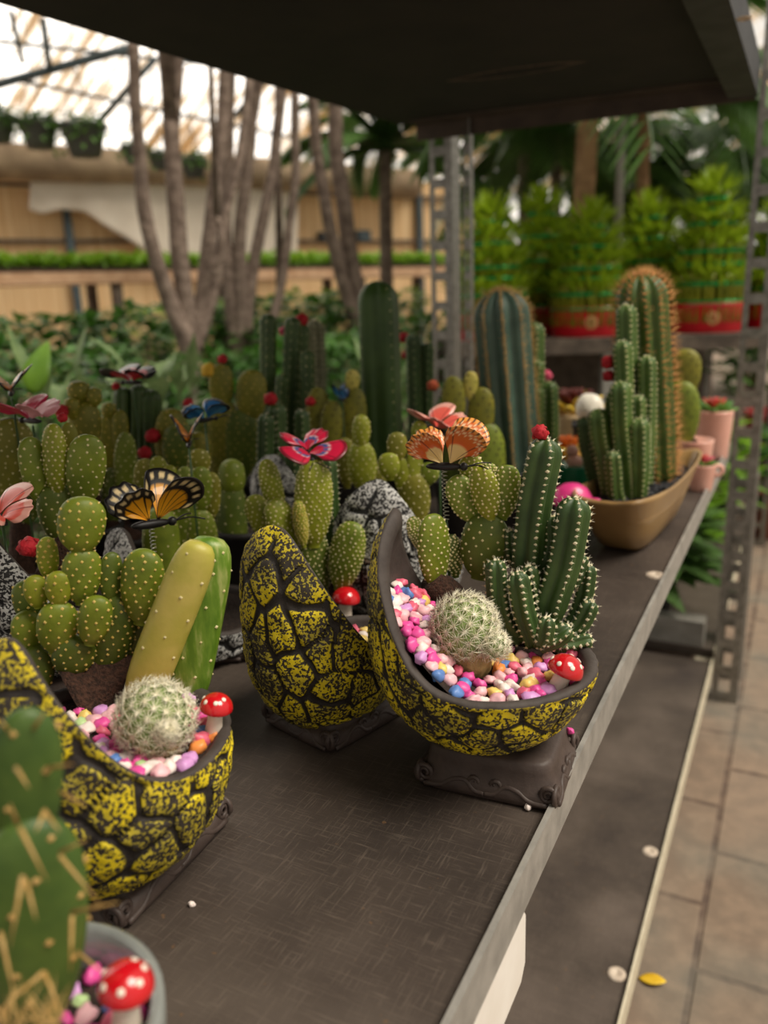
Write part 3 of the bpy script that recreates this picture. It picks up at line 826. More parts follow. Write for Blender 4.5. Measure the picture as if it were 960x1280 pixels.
cactus('dark green many-branched column cactus in the front yellow planter, right half', d2, [
    ('c', [(664, 800), (660, 715), (668, 630), (683, 550)], 22, dict(D_, dd=.012, base=.55)),
    ('c', [(676, 800), (690, 745), (707, 690), (719, 624)], 22, dict(D_, dd=-.002, base=.6)),
    ('c', [(668, 806), (655, 765), (650, 740), (646, 716)], 15, dict(D_, dd=-.014)),
    ('c', [(650, 800), (630, 775), (622, 740), (619, 701)], 14, dict(D_, dd=-.008)),
    ('c', [(690, 800), (716, 775), (730, 740), (735, 706)], 12, dict(D_, dd=.006)),
    ('c', [(672, 808), (684, 800), (700, 793), (712, 784)], 14, dict(D_, dd=-.022)),
    ('c', [(694, 803), (716, 788), (730, 772), (740, 752)], 12, dict(D_, dd=-.008)),
    ('c', [(690, 806), (708, 805), (724, 803), (740, 799)], 11, dict(D_, dd=-.014)),
    ('c', [(676, 806), (680, 795), (682, 785), (684, 772)], 12, dict(D_, dd=-.026)),
    ('c', [(666, 790), (668, 755), (664, 730), (660, 708)], 12, dict(D_, dd=-.002)),
    ('c', [(672, 715), (686, 698), (692, 675), (692, 645)], 11, dict(D_, dd=.010, base=.5)),
    ('c', [(652, 720), (642, 700), (638, 684), (637, 662)], 9, dict(D_, dd=.018, base=.5)),
    ('c', [(700, 740), (716, 726), (724, 712), (728, 694)], 9, dict(D_, dd=.004, base=.5)),
    ('f', 675, 541, 10, dict(dd=.012)),
], fcf, name='column_cactus', root_r=.014)
mq = PP(PF, 592, 838); d3 = (mq-CAM).dot(FH)
mc = at(581, 784, d3+.002); k3 = pxm(mc)
mammillaria('round white-spined ball cactus with a small offset in the front planter', mc, 36*k3, [(at(617, 807, d3-.006), 16*k3)], base=mq-V((0, 0, .003)))
mushroom('red toadstool ornament leaning on the right rim of the front planter', (709, 832), (694, 866), (PP(PF, 694, 862)-CAM).dot(FH), 46, spots=8)
pebbles(PF, lambda x, y, p: to_px(p)[0] < 738 and y < .42*RG and (p-opf).length > .0135 and (p-mq).length > .0125 and (p-fcf).length > .019,
        'in the front yellow planter', 'in the front planter', 3, 200)
bq = PP(PF, 563, 752)
butterfly('orange and cream butterfly on a spring above the front planter', 555, 583, (bq-CAM).dot(FH), 0.032, 'orange', -104, 58, foot=bq-V((0, 0, .004)), pitch=0)
# ================================================================== MIDDLE PLANTER
DM = .450
PM = egg_pot('yellow crackled egg planter seen from its closed back, behind the front one', at(417, 781, DM), facing(-54.8), .0612, 'egg', math.radians(-16.5), (.0300, .0325), 9, flat=.72, pedc=(-.2345, .3817), low=-.29, high=1.19, kk=4.7, pl=.71)
f = PP(PM, 405, 745); dm = (f-CAM).dot(FH)
S2 = dict(skin='pad_light', ar='areole', spine=.0014, th=.5, step=.0037)
cactus('yellow-green prickly pear with one tall pad rising from the middle yellow planter', dm, [
    ('p', 396, 760, 392, 664, 40, dict(S2, skin='pad_dark', twist=.3)), ('p', 392, 684, 392, 574, 48, dict(S2, twist=.15, dd=-.004)),
    ('p', 424, 738, 442, 652, 44, dict(S2, skin='pad_mid', twist=-.2, dd=-.006)), ('p', 366, 690, 341, 624, 38, dict(S2, twist=.3, dd=-.006)),
    ('p', 342, 680, 314, 619, 34, dict(S2, twist=-.3, dd=.004)), ('p', 350, 650, 331, 574, 30, dict(S2, twist=.5, dd=.012)),
    ('p', 380, 684, 372, 626, 18, dict(S2, ar='areole_y', th=.8, dotr=.9, step=.0022, dd=-.012)),
], f, root_r=.012)
f2 = PP(PM, 425, 735); dm2 = (f2-CAM).dot(FH)
D2 = dict(skin='col_dark', ar='areole_w', spine=.0022, spn=3, ribs=5, depth=.32, gap=.0042)
cactus('slim dark column cactus behind the tall pad in the middle planter', dm2+.008, [
    ('c', [(420, 745), (418, 690), (414, 630), (411, 573)], 10, D2), ('c', [(432, 745), (440, 700), (442, 660), (442, 621)], 12, D2),
    ('c', [(410, 740), (400, 700), (396, 640), (402, 590)], 9, dict(D2, dd=.01))], f2, name='column_cactus', root_r=.008)
q = PP(PM, 441, 752); dq = (q-CAM).dot(FH)
mushroom('dark red toadstool ornament inside the middle yellow planter', (433, 744), (430, 772), dm-.012, 36, spots=2)
pebbles(PM, lambda x, y, p: 420 < to_px(p)[0] < 456 and to_px(p)[1] > 745, 'at the rim of the middle yellow planter', 'in the middle planter', 4, 12)
butterfly('crimson and blue butterfly resting above the tall pad of the middle planter', 384, 566, dm+.004, .030, 'pink', 205, 22, pitch=-22, foot=f, coil=False, w2=0)
# ================================================================== LEFT PLANTER
DL = .314
PL = egg_pot('large yellow crackled egg planter at the left, cut by the picture edge', at(121, 941, DL), facing(-73), .0578, 'egg', math.radians(93.9), (.0415, .0320), 21, rise=.25, pedc=(-.2600, .2312), low=.11, high=1.23, kk=10, pl=.59)
f = PP(PL, 97, 870); dl = (f-CAM).dot(FH)
S3 = dict(skin='pad_mid', ar='areole_y', spine=.0010, th=.55, step=.0042)
cactus('bushy prickly pear of many small rounded pads in the left planter', dl, [
    ('p', 100, 692, 104, 621, 58, dict(S3, twist=.1)), ('p', 103, 755, 102, 685, 49, dict(S3, twist=.2)),
    ('p', 176, 780, 180, 686, 54, dict(S3, twist=-.2, dd=.004)), ('p', 139, 756, 139, 690, 30, dict(S3, skin='pad_dark', twist=.3, dd=.006)),
    ('p', 74, 758, 73, 714, 33, dict(S3, skin='pad_light', dd=-.006)), ('p', 48, 760, 42, 719, 29, dict(S3, skin='pad_light', dd=-.004)),
    ('p', 69, 816, 74, 752, 49, dict(S3, dd=-.006, twist=.1)), ('p', 112, 806, 124, 745, 41, dict(S3, dd=-.008)),
    ('p', 120, 850, 152, 745, 58, dict(S3, skin='pad_dark', twist=-.1, dd=.006)), ('p', 85, 845, 98, 796, 52, dict(S3, skin='pad_dark', twist=.1, dd=-.004)),
    ('p', 40, 818, 29, 764, 38, dict(S3, twist=.3)), ('p', 56, 862, 41, 808, 36, dict(S3, skin='pad_dark', dd=-.004)),
    ('p', 62, 726, 58, 671, 26, dict(S3, skin='pad_light', dd=.004, step=.003)), ('p', 45, 780, 30, 725, 40, dict(S3, skin='pad_dark', dd=.012)),
    ('p', 160, 840, 185, 760, 50, dict(S3, skin='pad_dark', dd=.014)),
    ('f', 36, 684, 13, dict(dd=.012)),
], f, root_r=.019)
f = PP(PL, 190, 880); d4 = (f-CAM).dot(FH)
cactus('pale yellow smooth flattened stem leaning right in the left planter', d4, [
    ('p', 172, 880, 252, 678, 54, dict(skin='pad_yellow', ar='areole', th=.6, step=.0125, g=1.0, dotr=1.1, spine=.0008, sq=4, name='stem'))], f, name='stem_cactus', root_r=.009, woody=False)
f = PP(PL, 228, 872); d5 = (f-CAM).dot(FH)
cactus('pale-streaked green flattened stem beside the yellow one in the left planter', d5+.004, [
    ('p', 228, 880, 264, 672, 62, dict(skin='pad_streak', ar='areole', th=.6, step=.0115, g=1.0, dotr=1.1, spine=.0008, sq=4, name='stem'))], f, name='stem_cactus', root_r=.009, woody=False)
mq = PP(PL, 200, 944); d6 = (mq-CAM).dot(FH); mc = at(194, 899, d6+.002); k6 = pxm(mc)
mammillaria('round white-spined ball cactus in the left planter below the yellow stem', mc, 41*k6, [(at(208, 915, d6-.0105), 11*k6)], base=mq-V((0, 0, .003)))
mushroom('red toadstool ornament standing upright at the right rim of the left planter', (271, 879), (266, 922), (PP(PL, 266, 920)-CAM).dot(FH), 42, spots=6)
pebbles(PL, lambda x, y, p: to_px(p)[0] > 55 and (p-mq).length > .0125 and (to_px(p)[1] > 893 or to_px(p)[0] > 215), 'in the left yellow planter', 'in the left planter', 8, 110)
# ================================================================== NEAR BOWL WITH SPINY CACTUS
DB = .185
bc = at(14, 1275, DB); bc.z = SH; RB = .040; hB = .052
t = thing('glass_bowl', bc, 'small grey glass bowl at the bottom left corner of the shelf', 'bowl')
mb = MB(); lathe(mb, bc, [(.0005, .003), (RB*.6, 0), (RB*.85, .004), (RB*1.0, .02), (RB*1.03, hB*.8), (RB*1.04, hB), (RB*.98, hB+.0015), (RB*.94, hB), (RB*.93, hB*.75), (RB*.9, .02), (RB*.5, .008), (.0005, .008)], 48)
mb.build('bowl', 'bowl', t)
mb = MB(); lathe(mb, bc, [(RB*.925, hB*.72), (RB*.6, hB*.76), (.0003, hB*.78)], 24); mb.build('soil', 'soil', t)
f = bc + V((0, 0, hB*.77)); cb = at(40, 1230, DB); f = V((cb.x, cb.y, SH+hB*.76))
def spiny(label, d, items, foot):
    root = cactus(label, d, items, foot, name='prickly_pear', root_r=.009)
    return root
NS = dict(skin='col_mid', ar='spine_tan', dotr=1.7, step=.0125, spine=0, th=.45)
spr = spiny('dark green long-spined prickly pear close to the camera at lower left', DB, [
    ('p', 40, 1300, 40, 1020, 128, dict(NS)), ('p', 32, 1075, 34, 885, 84, dict(NS, dd=.002))], f)
sg = random.Random(4)
mb = MB()
for (px, py, ex_, ey_, dd) in ((25, 1035, 58, 1100, -.018), (75, 1070, 125, 1130, -.010), (28, 1095, 12, 1185, -.02), (32, 1100, 45, 1150, -.02), (90, 1140, 148, 1128, -.006), (90, 1145, 88, 1215, -.012), (55, 1215, 0, 1262, -.02), (55, 1215, 80, 1275, -.02), (0, 1165, 18, 1245, -.02), (56, 1013, 45, 1040, -.012), (56, 1015, 75, 1040, -.012), (22, 1030, 12, 1005, -.014), (75, 990, 108, 1008, .0), (60, 960, 92, 955, 0), (75, 1065, 108, 1050, -.004), (42, 910, 58, 888, 0), (12, 915, 0, 900, 0), (20, 960, 36, 985, -.012), (96, 1190, 128, 1215, -.004)):
    a = at(px, py, DB+dd); b = at(ex_, ey_, DB+dd-.006)
    tube(mb, [a, a.lerp(b, .5), b], [.0006, .0004, .0001], 6, 0)
mb.build('spines', 'spine_tan', spr)
mb = MB()
for i in range(60):
    a = at(sg.uniform(-10, 75), sg.uniform(1262, 1300), DB-.026+sg.uniform(-.004, .004)); 
    needle(mb, a, a+V((sg.uniform(-.006, .006), sg.uniform(-.006, .006), sg.uniform(.002, .011))), .0003, 0)
mb.build('bristles', 'spine_tan', spr)
pbw = dict(R=RB*.92, edge=lambda x, y: RB*.9, place=lambda x, y: bc+V((x, y, hB*.73)))
pebbles(pbw, lambda x, y, p: (p-f).length > .013, 'in the grey glass bowl', 'in the glass bowl', 6, 80, sz=(.0030, .0042), dmin=.0056)
mushroom('blurred red toadstool ornament in the grey glass bowl', (158, 1225), (158, 1292), DB+.004, 70, spots=8)
# ================================================================== SILVER PLANTERS AND THE ROWS BEHIND
PS1 = egg_pot('silver crackled egg planter at the far left behind the yellow one', at(50, 735, .47), facing(-65), RG*.95, 'silver', facing(0), (.045, .034), 31, nu=130, nv=80, kk=7, pl=.6, low=-.15)
PS2 = egg_pot('silver crackled egg planter behind the pale yellow stem', at(240, 752, .56), facing(-40), RG, 'silver', facing(0), (.045, .034), 32, nu=130, nv=80, kk=7, pl=.6, low=-.15)
PS3 = egg_pot('silver crackled egg planter whose tip shows between the yellow ones', at(494, 692, .60), facing(-72), RG*.92, 'silver', facing(0), (.045, .034), 33, nu=130, nv=80, kk=7, pl=.6, low=-.15, high=1.25)
PS4 = egg_pot('silver crackled egg planter behind the middle yellow planter', at(392, 642, .76), facing(-50), RG, 'silver', facing(0), (.045, .034), 34, nu=130, nv=80, kk=7, pl=.6, low=-.15)
def inpot(P, x, y): return P['place'](x*P['R'], y*P['R'])
G2 = dict(ar='areole', spine=.0012, step=.0048)
f = inpot(PS1, .0, .1); d = (f-CAM).dot(FH)
cactus('prickly pear with three upright oval pads at the left, behind the round pad', d+.01, [
    ('p', 80, 680, 66, 606, 46, dict(G2, skin='pad_dark')), ('p', 55, 632, 35, 546, 37, dict(G2, skin='pad_mid', twist=.3)), ('p', 72, 622, 66, 529, 31, dict(G2, skin='pad_light', twist=-.5, th=.7, step=.0036)),
    ('p', 103, 632, 111, 543, 48, dict(G2, skin='pad_mid', twist=-.1)), ('p', 86, 600, 86, 528, 24, dict(G2, skin='pad_olive', dd=.02)), ('f', 78, 522, 6, dict(dd=.02))], f)
f = inpot(PS2, .1, -.1); d = (f-CAM).dot(FH)
cactus('light green knobbly column with a pink bud just behind the swallowtail butterfly', d-.01, [
    ('p', 205, 760, 200, 634, 46, dict(ar='areole', skin='pad_mid', th=.75, step=.009, g=1.0, sq=3, name='stem')), ('p', 212, 720, 209, 682, 12, dict(G2, skin='pad_yellow', th=.8, name='bud')), ('f', 209, 684, 5, dict(m='pinkf', dd=-.003))], f, name='column_cactus')
f = inpot(PS2, .15, .35); d = (f-CAM).dot(FH)
cactus('dense clump of finger-like pads right of the swallowtail butterfly', d+.01, [
    ('p', 235, 700, 228, 620, 42, dict(G2, skin='pad_mid')), ('p', 258, 720, 248, 636, 40, dict(G2, skin='pad_mid')), ('p', 180, 620, 183, 573, 28, dict(G2, skin='pad_olive')),
    ('p', 200, 630, 197, 570, 25, dict(G2, skin='pad_light')), ('p', 213, 640, 212, 581, 24, dict(G2, skin='pad_light', dd=-.006)), ('p', 232, 632, 231, 583, 24, dict(G2, skin='pad_mid', dd=-.006)),
    ('p', 252, 640, 251, 583, 28, dict(G2, skin='pad_mid')), ('p', 248, 600, 250, 561, 28, dict(G2, skin='pad_olive', dd=.01)), ('p', 264, 650, 264, 590, 24, dict(G2, skin='pad_olive', dd=.01))], f)
mb_ = inpot(PS3, -.4, .1); d = (mb_-CAM).dot(FH)
G3 = dict(ar='areole', spine=.0012, step=.0052)
cactus('two-tier prickly pear with a knob on top, right of the crimson butterfly', .685, [
    ('p', 455, 615, 451, 552, 36, dict(G3, skin='pad_light')), ('p', 451, 562, 452, 518, 23, dict(G3, skin='pad_light', th=.7)), ('p', 434, 610, 431, 547, 24, dict(G3, skin='pad_olive', dd=.02)), ('p', 470, 620, 470, 580, 26, dict(G3, skin='pad_olive', dd=.01))],
    nursery_pot('black nursery pot hidden among the cactus rows', 462, .69, .028, .06), root_r=.008)
f = inpot(PS3, -.15, .0); d = (f-CAM).dot(FH)
cactus('olive prickly pear of small round pads left of the orange butterfly', d+.015, [
    ('p', 520, 660, 516, 590, 40, dict(G3, skin='pad_olive')), ('p', 508, 622, 503, 572, 26, dict(G3, skin='pad_light')), ('p', 497, 580, 496, 540, 26, dict(G3, skin='pad_olive')), ('p', 521, 620, 517, 555, 22, dict(G3, skin='pad_light', twist=.3)),
    ('p', 488, 600, 485, 566, 27, dict(G3, skin='pad_light', dd=-.01)), ('p', 524, 560, 524, 526, 20, dict(G3, skin='pad_light', dd=.01)), ('p', 535, 606, 537, 578, 26, dict(G3, skin='pad_mid'))], f)
f = inpot(PS4, .1, .1); d = (f-CAM).dot(FH)
D3 = dict(skin='col_dark', ar='areole_w', spine=.0025, spn=2, ribs=5, depth=.3, gap=.006, dotr=1.1)
cactus('three short dark ribbed columns with a red flower behind the crimson butterfly', d-.02, [
    ('c', [(335, 640), (333, 600), (332, 570), (333, 518)], 11, D3), ('c', [(352, 640), (350, 600), (347, 560), (346, 505)], 12, dict(D3, dd=.01)), ('c', [(378, 630), (378, 580), (378, 550), (377, 513)], 10, dict(D3, dd=.02)),
    ('c', [(368, 640), (368, 610), (368, 590), (368, 560)], 13, dict(D3, dd=-.03)), ('f', 338, 499, 8, dict(dd=.01))], f, name='column_cactus', root_r=.009)
N_ = 'black nursery pot hidden among the cactus rows'
f = nursery_pot(N_, 300, .67, .026, .06)
cactus('smooth green jointed column with a round knob, left of the middle planter', .665, [
    ('p', 290, 745, 289, 602, 38, dict(skin='pad_dark', ar='areole', th=.85, step=.009, g=.95, sq=3.4, name='stem')), ('p', 289, 620, 290, 574, 34, dict(skin='pad_mid', ar='areole', th=.9, step=.008, g=1.0, name='knob'))], f, name='column_cactus', root_r=.012)
f = nursery_pot(N_, 8, .575, .026, .05)
cactus('broad shaded prickly pear at the far left edge under the rose butterfly', .585, [
    ('p', 14, 640, 12, 522, 62, dict(G3, skin='pad_olive')), ('p', 25, 660, 40, 560, 50, dict(G3, skin='pad_dark', dd=.01)), ('p', -10, 640, -14, 540, 44, dict(G3, skin='pad_olive'))], f)
f = nursery_pot(N_, 158, .66, .025, .06)
cactus('single upright green pad standing behind the swallowtail butterfly', .665, [
    ('p', 158, 640, 157, 540, 28, dict(G3, skin='pad_mid')), ('p', 140, 660, 140, 585, 26, dict(G3, skin='pad_dark'))], f)
G4 = dict(ar='areole_y', spine=0, step=.0065, th=.8)
f = nursery_pot(N_, 105, .655, .026, .07)
cactus('cluster of small olive balls at the left above the three oval pads', .655, [
    ('p', 105, 570, 106, 500, 40, dict(G4, skin='pad_olive')), ('p', 98, 505, 99, 476, 27, dict(G4, skin='pad_olive')), ('p', 117, 510, 118, 484, 19, dict(G4, skin='pad_olive')), ('p', 90, 525, 90, 497, 20, dict(G4, skin='pad_olive', dd=-.01)), ('f', 77, 514, 8, dict(dd=-.02))], f)
f = nursery_pot(N_, 140, .70, .022, .06)
cactus('cluster of small olive knobs with pink buds in front of the red butterfly', .70, [
    ('p', 135, 600, 133, 518, 26, dict(G4, skin='pad_olive')), ('p', 148, 570, 150, 512, 22, dict(G4, skin='pad_olive')), ('p', 136, 525, 136, 503, 18, dict(G4, skin='pad_olive')), ('p', 121, 570, 120, 524, 15, dict(G4, skin='pad_light')), ('f', 120, 524, 5, dict(m='pinkf'))], f)
f = nursery_pot(N_, 178, .735, .026, .07)
D4 = dict(skin='col_dark', ar='areole_k', spine=0, ribs=6, depth=.25, gap=.008)
cactus('dark upright stems under the red and black butterfly', .735, [
    ('c', [(155, 600), (155, 550), (154, 520), (154, 485)], 12, D4), ('c', [(172, 600), (173, 550), (174, 520), (174, 482)], 12, D4), ('c', [(190, 600), (190, 560), (189, 520), (188, 488)], 13, D4), ('f', 145, 483, 5, {}), ('f', 93, 490, 6, {})], f, name='column_cactus')
f = nursery_pot(N_, 222, .72, .026, .07)
cactus('olive prickly pear with red buds below the blue butterfly', .72, [
    ('p', 216, 600, 214, 510, 42, dict(G4, skin='pad_olive', th=.5)), ('p', 222, 590, 224, 530, 40, dict(G4, skin='pad_dark', th=.5, dd=-.01)), ('p', 244, 600, 248, 540, 36, dict(G4, skin='pad_olive', th=.5, dd=.01)), ('f', 191, 545, 9, dict(dd=-.01)), ('f', 181, 566, 8, dict(dd=-.02)), ('f', 235, 504, 6, {})], f)
f = nursery_pot(N_, 285, .81, .03, .07)
cactus('tall olive prickly pear beside the tree trunk with a yellow flower', .81, [
    ('p', 282, 620, 280, 500, 46, dict(G4, skin='pad_olive', th=.4)), ('p', 277, 512, 276, 455, 30, dict(G4, skin='pad_olive', th=.4)), ('p', 312, 530, 316, 462, 38, dict(G4, skin='pad_olive', th=.4)), ('p', 300, 600, 304, 510, 50, dict(G4, skin='pad_dark', th=.4)), ('p', 258, 600, 260, 520, 40, dict(G4, skin='pad_dark', th=.4)), ('f', 278, 449, 6, {}), ('f', 261, 463, 9, dict(m='golden'))], f)
f = nursery_pot(N_, 362, .88, .036, .08)
D5 = dict(skin='col_dark', ar='areole', spine=0, ribs=7, depth=.22, gap=.009)
cactus('cluster of tall near-black columns with red flowers in the middle distance', .88, [
    ('c', [(336, 600), (335, 520), (335, 450), (335, 393)], 10, D5), ('c', [(360, 600), (362, 520), (364, 450), (366, 397)], 10, D5), ('c', [(385, 600), (384, 550), (384, 490), (384, 438)], 9, dict(D5, dd=-.02)), ('c', [(352, 600), (352, 540), (352, 500), (354, 468)], 9, dict(D5, dd=-.02)),
    ('f', 377, 400, 8, dict(dd=.02)), ('f', 355, 414, 6, dict(m='pinkf', dd=.02)), ('c', [(372, 600), (374, 520), (376, 460), (378, 405)], 9, dict(D5, dd=.02))], f, name='column_cactus', root_r=.014)
f = nursery_pot(N_, 398, .955, .024, .08)
cactus('grey woolly column standing right of the near-black columns', .955, [('c', [(395, 600), (394, 520), (394, 460), (392, 402)], 13, dict(skin='col_grey', ar='areole_w', spine=.006, spn=4, ribs=10, depth=.15, gap=.006))], f, name='column_cactus')
f = nursery_pot(N_, 415, .83, .028, .075)
G5 = dict(ar='areole_k', spine=0, step=.0075, th=.4, dotr=1.6)
cactus('yellowish dark-dotted prickly pear below the small blue butterfly', .83, [
    ('p', 405, 580, 396, 484, 32, dict(G5, skin='pad_olive')), ('p', 412, 570, 416, 500, 28, dict(G5, skin='pad_olive', dd=-.01)), ('p', 440, 580, 444, 484, 32, dict(G5, skin='pad_olive', dd=.01)), ('p', 440, 490, 441, 462, 18, dict(G5, skin='pad_yellow', dd=.01)), ('f', 388, 502, 6, dict(dd=-.02))], f)
f = nursery_pot(N_, 475, .90, .032, .07)
cactus('broad smooth dark green column, tallest in the centre', .90, [('c', [(482, 640), (479, 560), (476, 460), (472, 354)], 26, dict(skin='pad_dark_col', ar='areole', spine=0, ribs=4, depth=.34, gap=.012, rot=.35))], f, name='column_cactus', root_r=.016)
f = nursery_pot(N_, 525, .99, .028, .07)
cactus('two slim dark columns with red flowers right of the broad column', .99, [
    ('c', [(520, 600), (519, 520), (518, 470), (517, 417)], 10, D5), ('c', [(532, 600), (533, 540), (534, 480), (535, 429)], 8, D5), ('f', 505, 422, 7, dict(dd=.01)), ('f', 507, 444, 5, dict(dd=.01))], f, name='column_cactus')
f = nursery_pot(N_, 582, .83, .034, .06)
cactus('yellow-green prickly pear with dark dots beside the blue-green column', .80, [
    ('p', 604, 640, 605, 526, 54, dict(G5, skin='pad_mid')), ('p', 600, 552, 602, 484, 34, dict(G5, skin='pad_olive', ar='areole_k')), ('p', 568, 540, 566, 470, 30, dict(G5, skin='pad_olive')), ('p', 588, 500, 589, 464, 18, dict(G5, skin='pad_yellow')), ('p', 575, 640, 572, 530, 44, dict(G5, skin='pad_dark', dd=.02)), ('p', 552, 540, 551, 505, 26, dict(G5, skin='pad_olive', dd=.01)), ('f', 541, 482, 7, dict(m='coralf', dd=.04))], f)
f = nursery_pot(N_, 634, .86, .03, .06)
cactus('thick blue-green ribbed column with tan spines in the middle of the row', .86, [('c', [(645, 640), (640, 560), (633, 470), (625, 366)], 33, dict(skin='col_blue', ar='spine_tan', spine=.007, spn=6, ribs=9, depth=.26, gap=.0036, dotr=2.1, spmat='spine_tan', base=.7, spw=2.2))], f, name='column_cactus', root_r=.016)
f = nursery_pot(N_, 676, .90, .024, .06)
D6 = dict(skin='col_mid', ar='areole', spine=.003, spn=2, ribs=5, depth=.28, gap=.006, dotr=1.2)
cactus('green column with side shoots right of the blue-green column', .90, [
    ('c', [(668, 640), (667, 540), (667, 470), (667, 404)], 13, D6), ('c', [(662, 640), (664, 560), (666, 510), (673, 452)], 8, dict(D6, dd=-.03)), ('c', [(686, 640), (686, 570), (687, 530), (686, 478)], 11, D6), ('c', [(672, 620), (672, 560), (672, 520), (672, 485)], 8, dict(D6, dd=-.03)), ('f', 683, 470, 7, dict(m='pinkf', dd=.03))], f, name='column_cactus')
# background butterflies on wires
def shelf_pt(px, d): p = at(px, 600, d); return V((p.x, p.y, SH+.04))
butterfly('yellow and black swallowtail butterfly over the left planter', 189, 655, .45, .038, 'swallow', -50, 56, pitch=-4, foot=V((at(184, 648, .45).x, at(184, 648, .45).y, SH+.02)), coil=True)
for (lab, px, py, d, s, st, yw, di, pi) in (
    ('red and black butterfly above the dark stems at the upper left', 166, 478, .72, .030, 'red', 72, 30, 0),
    ('bright blue butterfly in front of the tree trunk', 256, 525, .64, .026, 'blue', -70, 34, 4),
    ('small amber butterfly perched over the finger-like pads', 236, 556, .58, .027, 'amber', 10, 60, 0),
    ('amber and black butterfly at the far left edge', 14, 492, .58, .028, 'amber', 20, 48, 0),
    ('rose and pale pink butterfly at the left below the amber one', 40, 526, .55, .029, 'rose', 62, 34, 0),
    ('small blue butterfly beside the broad dark column', 428, 500, .82, .019, 'blue', 30, 66, 0),
    ('coral butterfly cut off by the left edge above the silver planter', 2, 648, .42, .026, 'coral', 40, 30, 15),
    ('coral red butterfly behind the orange one', 549, 538, .62, .030, 'coral', 40, 35, 10)):
    c = at(px, py, d); butterfly(lab, px, py, d, s, st, yw, di, pi, foot=V((c.x, c.y, SH+.03)), coil=False)
# ================================================================== TAN BOAT POT
k0 = at(800, 640, .80)
def boat_pot():
    c = onz(796, 668, SH); c.z = SH
    zt = SH+.054; Cn = onz(806, 644, zt); Cr = onz(880, 574, zt); Cl = onz(676, 650, zt)
    ax = Cr-Cn; ax.z = 0; hl = ax.length/2; ax.normalize(); ay = V((-ax.y, ax.x, 0)); hw = abs((Cl-Cn).dot(ay))/2*1.0
    c = (Cn+Cr)/2 + ay*hw*.93; c.z = SH
    t = thing('ceramic_planter', c, 'tan glazed boat-shaped ceramic planter holding the spiny columns', 'planter')
    n = 64; h = .054
    def ring(k, z, lift=0, flare=1.0):
        out = []
        for i in range(n):
            a = 2*PI*i/n; ca, sa = math.cos(a), math.sin(a)
            q = (abs(ca)**4.5+abs(sa)**4.5)**(-1/4.5); fl_ = 1+lift*.05*max(0, abs(ca*sa)*2-.6)/.4; x = ca*q*hl*k*fl_; y = sa*q*hw*k*fl_
            zz = z + lift*(max(0, abs(ca*sa)*2-.3)**2*.012 + .004*abs(ca)**3)
            out.append(c + ax*x + ay*y + V((0, 0, zz)))
        return out
    prof = [(.40, .0, 0), (.54, .001, 0), (.66, .008, 0), (.77, .022, .1), (.88, .038, .5), (1.0, h, 1), (1.02, h+.003, 1), (.99, h+.005, 1), (.95, h+.002, 1), (.9, h-.012, .9), (.86, h-.02, .7)]
    mb = MB(); vs = [p for k, z, l in prof for p in ring(k, z, l)]
    fs = [(j*n+i, j*n+(i+1) % n, (j+1)*n+(i+1) % n, (j+1)*n+i) for j in range(len(prof)-1) for i in range(n)] + [tuple(range(n))[::-1]]
    mb.add(vs, fs); mb.build('pot', 'tan', t)
    mb = MB(); vs = []; 
    for j, k in enumerate((.90, .7, .5, .3, .1, .01)):
        for p in ring(k, h-.010, .5 if j == 0 else .25): vs.append(p+V((0, 0, .004*noise.noise(p*220)+.003*noise.noise(p*90))))
    mb.add(vs, [(j*n+i, j*n+(i+1) % n, (j+1)*n+(i+1) % n, (j+1)*n+i) for j in range(5) for i in range(n)])
    g = random.Random(2)
    for i in range(700):
        a = g.uniform(0, 2*PI); q = math.sqrt(g.random())*.86
        p = c + ax*(math.cos(a)*hl*q) + ay*(math.sin(a)*hw*q) + V((0, 0, h-.008))
        ball(mb, p, g.uniform(.0018, .0032), 6, 4, 0, nz=.4, seed=i)
    gr = mb.build('gravel', 'gravel', t); gr['kind'] = 'stuff'
    return c, ax, ay, hl, h, hw
bc_, bax, bay, bhl, bh, bhw = boat_pot()
ftop = lambda u, v: bc_ + bax*(u*bhl) + bay*(v*bhw) + V((0, 0, bh-.004))
def dd_(p): return (V(p)-CAM).dot(FH)
f = ftop(.35, -.1); d = dd_(f)
cactus('tall column bristling with orange spines at the back of the tan planter', d, [
    ('c', [(818, 598), (812, 520), (807, 440), (801, 346)], 31, dict(skin='col_mid', ar='spine_orange', spine=.0115, spn=8, ribs=11, depth=.2, gap=.0062, dotr=2.0, spmat='spine_orange', spw=2.2, base=.85))], f, name='column_cactus', woody=False)
f = ftop(-.15, .0); d = dd_(f)
D7 = dict(skin='col_mid', ar='areole', spine=.0028, spn=3, ribs=5, depth=.3, gap=.0052, dotr=1.3)
